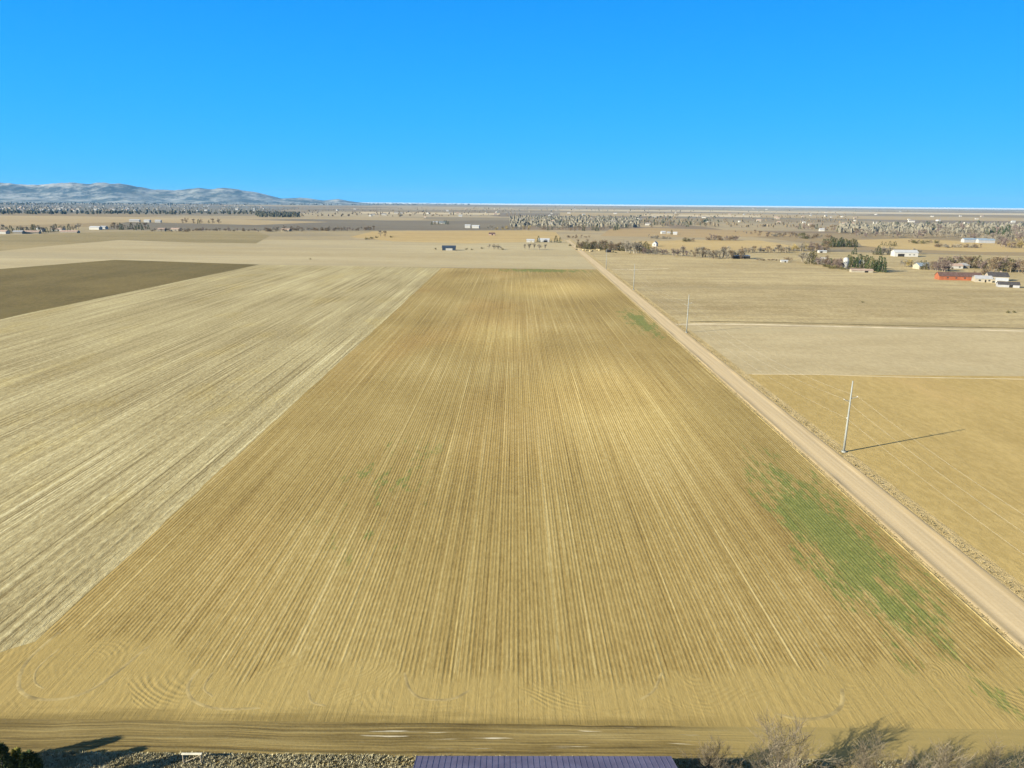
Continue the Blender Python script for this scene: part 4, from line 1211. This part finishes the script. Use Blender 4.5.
# near leafless trees along the bottom right
def grow(mb, p, d, L, rad, depth, r, bend=0.25):
    """One limb with its forks and twigs."""
    n = 3 if depth > 0 else 2
    pts = [p.copy()]
    q = p.copy()
    dd = d.copy()
    for i in range(n):
        dd = (dd + Vector((r.gauss(0, bend), r.gauss(0, bend), r.gauss(0, bend * 0.6) + 0.05))).normalized()
        q = q + dd * L / n
        pts.append(q.copy())
    rads = [rad * (1 - 0.55 * i / n) for i in range(n + 1)]
    mb.tube(pts, rads, 5 if rad > 0.03 else 3, 0 if rad > 0.025 else 1, False)
    if depth <= 0:
        return
    for i in range(1, n + 1):
        for _ in range(2 if depth > 1 else 3):
            ax = Vector((r.gauss(0, 1), r.gauss(0, 1), r.gauss(0, 0.6))).normalized()
            nd = (dd + ax * r.uniform(0.45, 0.95) + Vector((0, 0, 0.12))).normalized()
            grow(mb, pts[i], nd, L * r.uniform(0.55, 0.75), max(rads[i] * 0.6, 0.013), depth - 1, r, bend)

M_twn = foliage('near_twig', [(0.10, 0.08, 0.05), (0.155, 0.125, 0.085), (0.22, 0.185, 0.13)], scale=0.8)
def near_tree(px, py, h, label, seed, stems=4, lean=0.5, depth=3):
    r = random.Random(seed)
    p = P(px, py)
    t = thing('bare_tree', label, 'tree', p, 0, 'leafless trees along the bottom right edge')
    mb, tw = MB(), MB()
    for i in range(stems):
        a = 6.283 * (i + r.uniform(-.3, .3)) / stems
        d = Vector((math.cos(a) * lean, math.sin(a) * lean, 1)).normalized()
        base = Vector((math.cos(a) * 0.15, math.sin(a) * 0.15, -0.1))
        grow(mb, base, d, h * 0.45, 0.010 * h + 0.02, depth, r, 0.2)
    # split heavy limbs from twigs
    lim = MB()
    lim.v, tw.v = mb.v, mb.v
    lf = [(f, m) for f, m in zip(mb.f, mb.m) if m == 0]
    tf = [(f, m) for f, m in zip(mb.f, mb.m) if m == 1]
    lim.f = [f for f, m in lf]; lim.m = [0] * len(lf)
    tw.f = [f for f, m in tf]; tw.m = [0] * len(tf)
    lim.build('trunk', M_bark, t)
    tw.build('crown', M_twn, t)
    return t
near_tree(712, 785, 5.0, 'pale leafless bush tree beside the purple roof', 301, 6, 0.7)
near_tree(782, 792, 8.8, 'largest leafless tree, second from the purple roof', 302, 5, 0.6)
near_tree(868, 801, 7.2, 'leafless tree in the middle of the bottom right row', 303, 5, 0.6)
near_tree(938, 802, 6.9, 'leafless tree next to the bottom right corner', 304, 4, 0.5)
near_tree(1000, 802, 6.9, 'leafless tree in the bottom right corner', 305, 4, 0.5)

# near evergreens, bottom left corner
def near_ever(px, py, h, wide, m, label, seed, n=4200):
    t = thing('evergreen_tree', label, 'tree', P(px, py), 0, 'evergreens in the bottom left corner')
    r = random.Random(seed)
    mb = MB()
    pts, dirs = [], []
    for i in range(n):
        tt = r.random() ** 1.3
        z = h * (0.03 + 0.93 * tt)
        a = r.uniform(0, 6.283)
        lump = 1 + 0.2 * math.sin(3 * a + seed + 6 * tt) + 0.15 * math.sin(5 * a + 11 * tt + seed)
        rad = h * wide * (1 - tt) ** 0.6 * lump * r.uniform(0.3, 1) ** 0.5
        pts.append((math.cos(a) * rad, math.sin(a) * rad, z))
        dirs.append((math.cos(a) + r.gauss(0, .4), math.sin(a) + r.gauss(0, .4), r.uniform(0.0, 1.2)))
    flakes(mb, pts, dirs, 0.38, 0.13, r)
    mb.build('crown', m, t)
    trunk_mb(h, 0.14, 0.6).build('trunk', M_bark, t)
M_ngreen = foliage('near_needle', [(0.02, 0.03, 0.012), (0.04, 0.055, 0.02), (0.075, 0.09, 0.035)], scale=0.8)
M_nyellow = foliage('near_yellow_leaf', [(0.12, 0.12, 0.025), (0.20, 0.19, 0.045), (0.28, 0.25, 0.07)], scale=0.8)
near_ever(6, 786, 5.2, 0.26, M_ngreen, 'dark evergreen at the far bottom left corner', 401)
near_ever(20, 774, 3.1, 0.20, M_nyellow, 'yellow green conifer between the dark evergreens', 402, 2200)
near_ever(36, 800, 6.0, 0.24, M_ngreen, 'dark evergreen right of the yellow green conifer', 403)
near_ever(-40, 780, 6.0, 0.26, M_ngreen, 'dark evergreen half outside the left edge', 404)

# dry weeds: yard strip and road verges
def weeds(name, label, spots, h0, h1, m, seed, blades=9):
    r = random.Random(seed)
    mb = MB()
    for (x, y) in spots:
        h = r.uniform(h0, h1)
        for k in range(blades):
            a = r.uniform(0, 6.283)
            d = Vector((math.cos(a) * r.uniform(0.2, 0.9), math.sin(a) * r.uniform(0.2, 0.9), 1)).normalized()
            s = Vector((-math.sin(a), math.cos(a), 0)) * h * 0.07
            p = Vector((x + r.gauss(0, h * 0.15), y + r.gauss(0, h * 0.15), 0.0))
            L = h * r.uniform(0.5, 1.1)
            mb.add([p - s, p + s, p + d * L * 0.6 + s * 1.4, p + d * L, p + d * L * 0.6 - s * 1.2], [(0, 1, 2, 3, 4)])
    return tag(mb.build(name, m), label, 'weeds', kind='stuff')
def weed_mat(name, lo, mid_, hi, s=0.5):
    g = G(name)
    n = g.noise(g.sxy(s, s, 0.3), 1, 4, 0.7)
    g.color(g.ramp(n, [(0.3, lo), (0.5, mid_), (0.7, hi)]))
    return g.m
M_weed = weed_mat('dry_weed', (0.24, 0.205, 0.11), (0.36, 0.315, 0.19), (0.47, 0.42, 0.27))
M_weed2 = weed_mat('verge_weed', (0.13, 0.10, 0.045), (0.26, 0.205, 0.10), (0.40, 0.32, 0.18), 0.35)
r = random.Random(9)
spots = []
while len(spots) < 7500:
    x, y = r.uniform(-52, 45), 66.5 - abs(r.gauss(0, 2.2))
    if y < 58: continue
    if x > -14 and r.random() < 0.55: continue
    spots.append((x, y))
weeds('dry_weeds', 'pale dry weeds along the near edge of the field', spots, 0.15, 0.42, M_weed, 10)
spots = []
for i in range(1900):
    y = 60 + 560 * r.random() ** 1.5
    o = 5.4 + r.gauss(0, 0.35) if r.random() < 0.85 else 4.6 + r.uniform(0, 2.6)
    spots.append((road_x(y) + o, y))
weeds('verge_weeds', 'dry clumpy weeds on the right road verge', spots, 0.15, 0.5, M_weed2, 11, 5)
spots = []
for i in range(900):
    y = 60 + 500 * r.random() ** 1.5
    spots.append((road_x(y) - 4.6 + r.gauss(0, 0.3), y))
weeds('verge_weeds', 'dark short weeds on the left road verge', spots, 0.1, 0.35, M_weed2, 12, 6)

# ------------------------------------------------------------------ haze
HZ = True
if HZ:
    mb = MB()
    mb.box((0, (GR - 600) / 2, 249.0), (2 * GR + 400, GR + 1000, 520.0))
    mh = bpy.data.materials.new('haze_air')
    mh.use_nodes = True
    nt = mh.node_tree
    nt.nodes.clear()
    oo = nt.nodes.new('ShaderNodeOutputMaterial')
    pv = nt.nodes.new('ShaderNodeVolumePrincipled')
    pv.inputs['Color'].default_value = (0.20, 0.56, 1.0, 1)
    pv.inputs['Density'].default_value = 2.2e-5
    pv.inputs['Anisotropy'].default_value = 0.0
    nt.links.new(pv.outputs[0], oo.inputs['Volume'])
    tag(mb.build('haze', mh), 'pale blue air over the far plain', 'haze', kind='stuff')
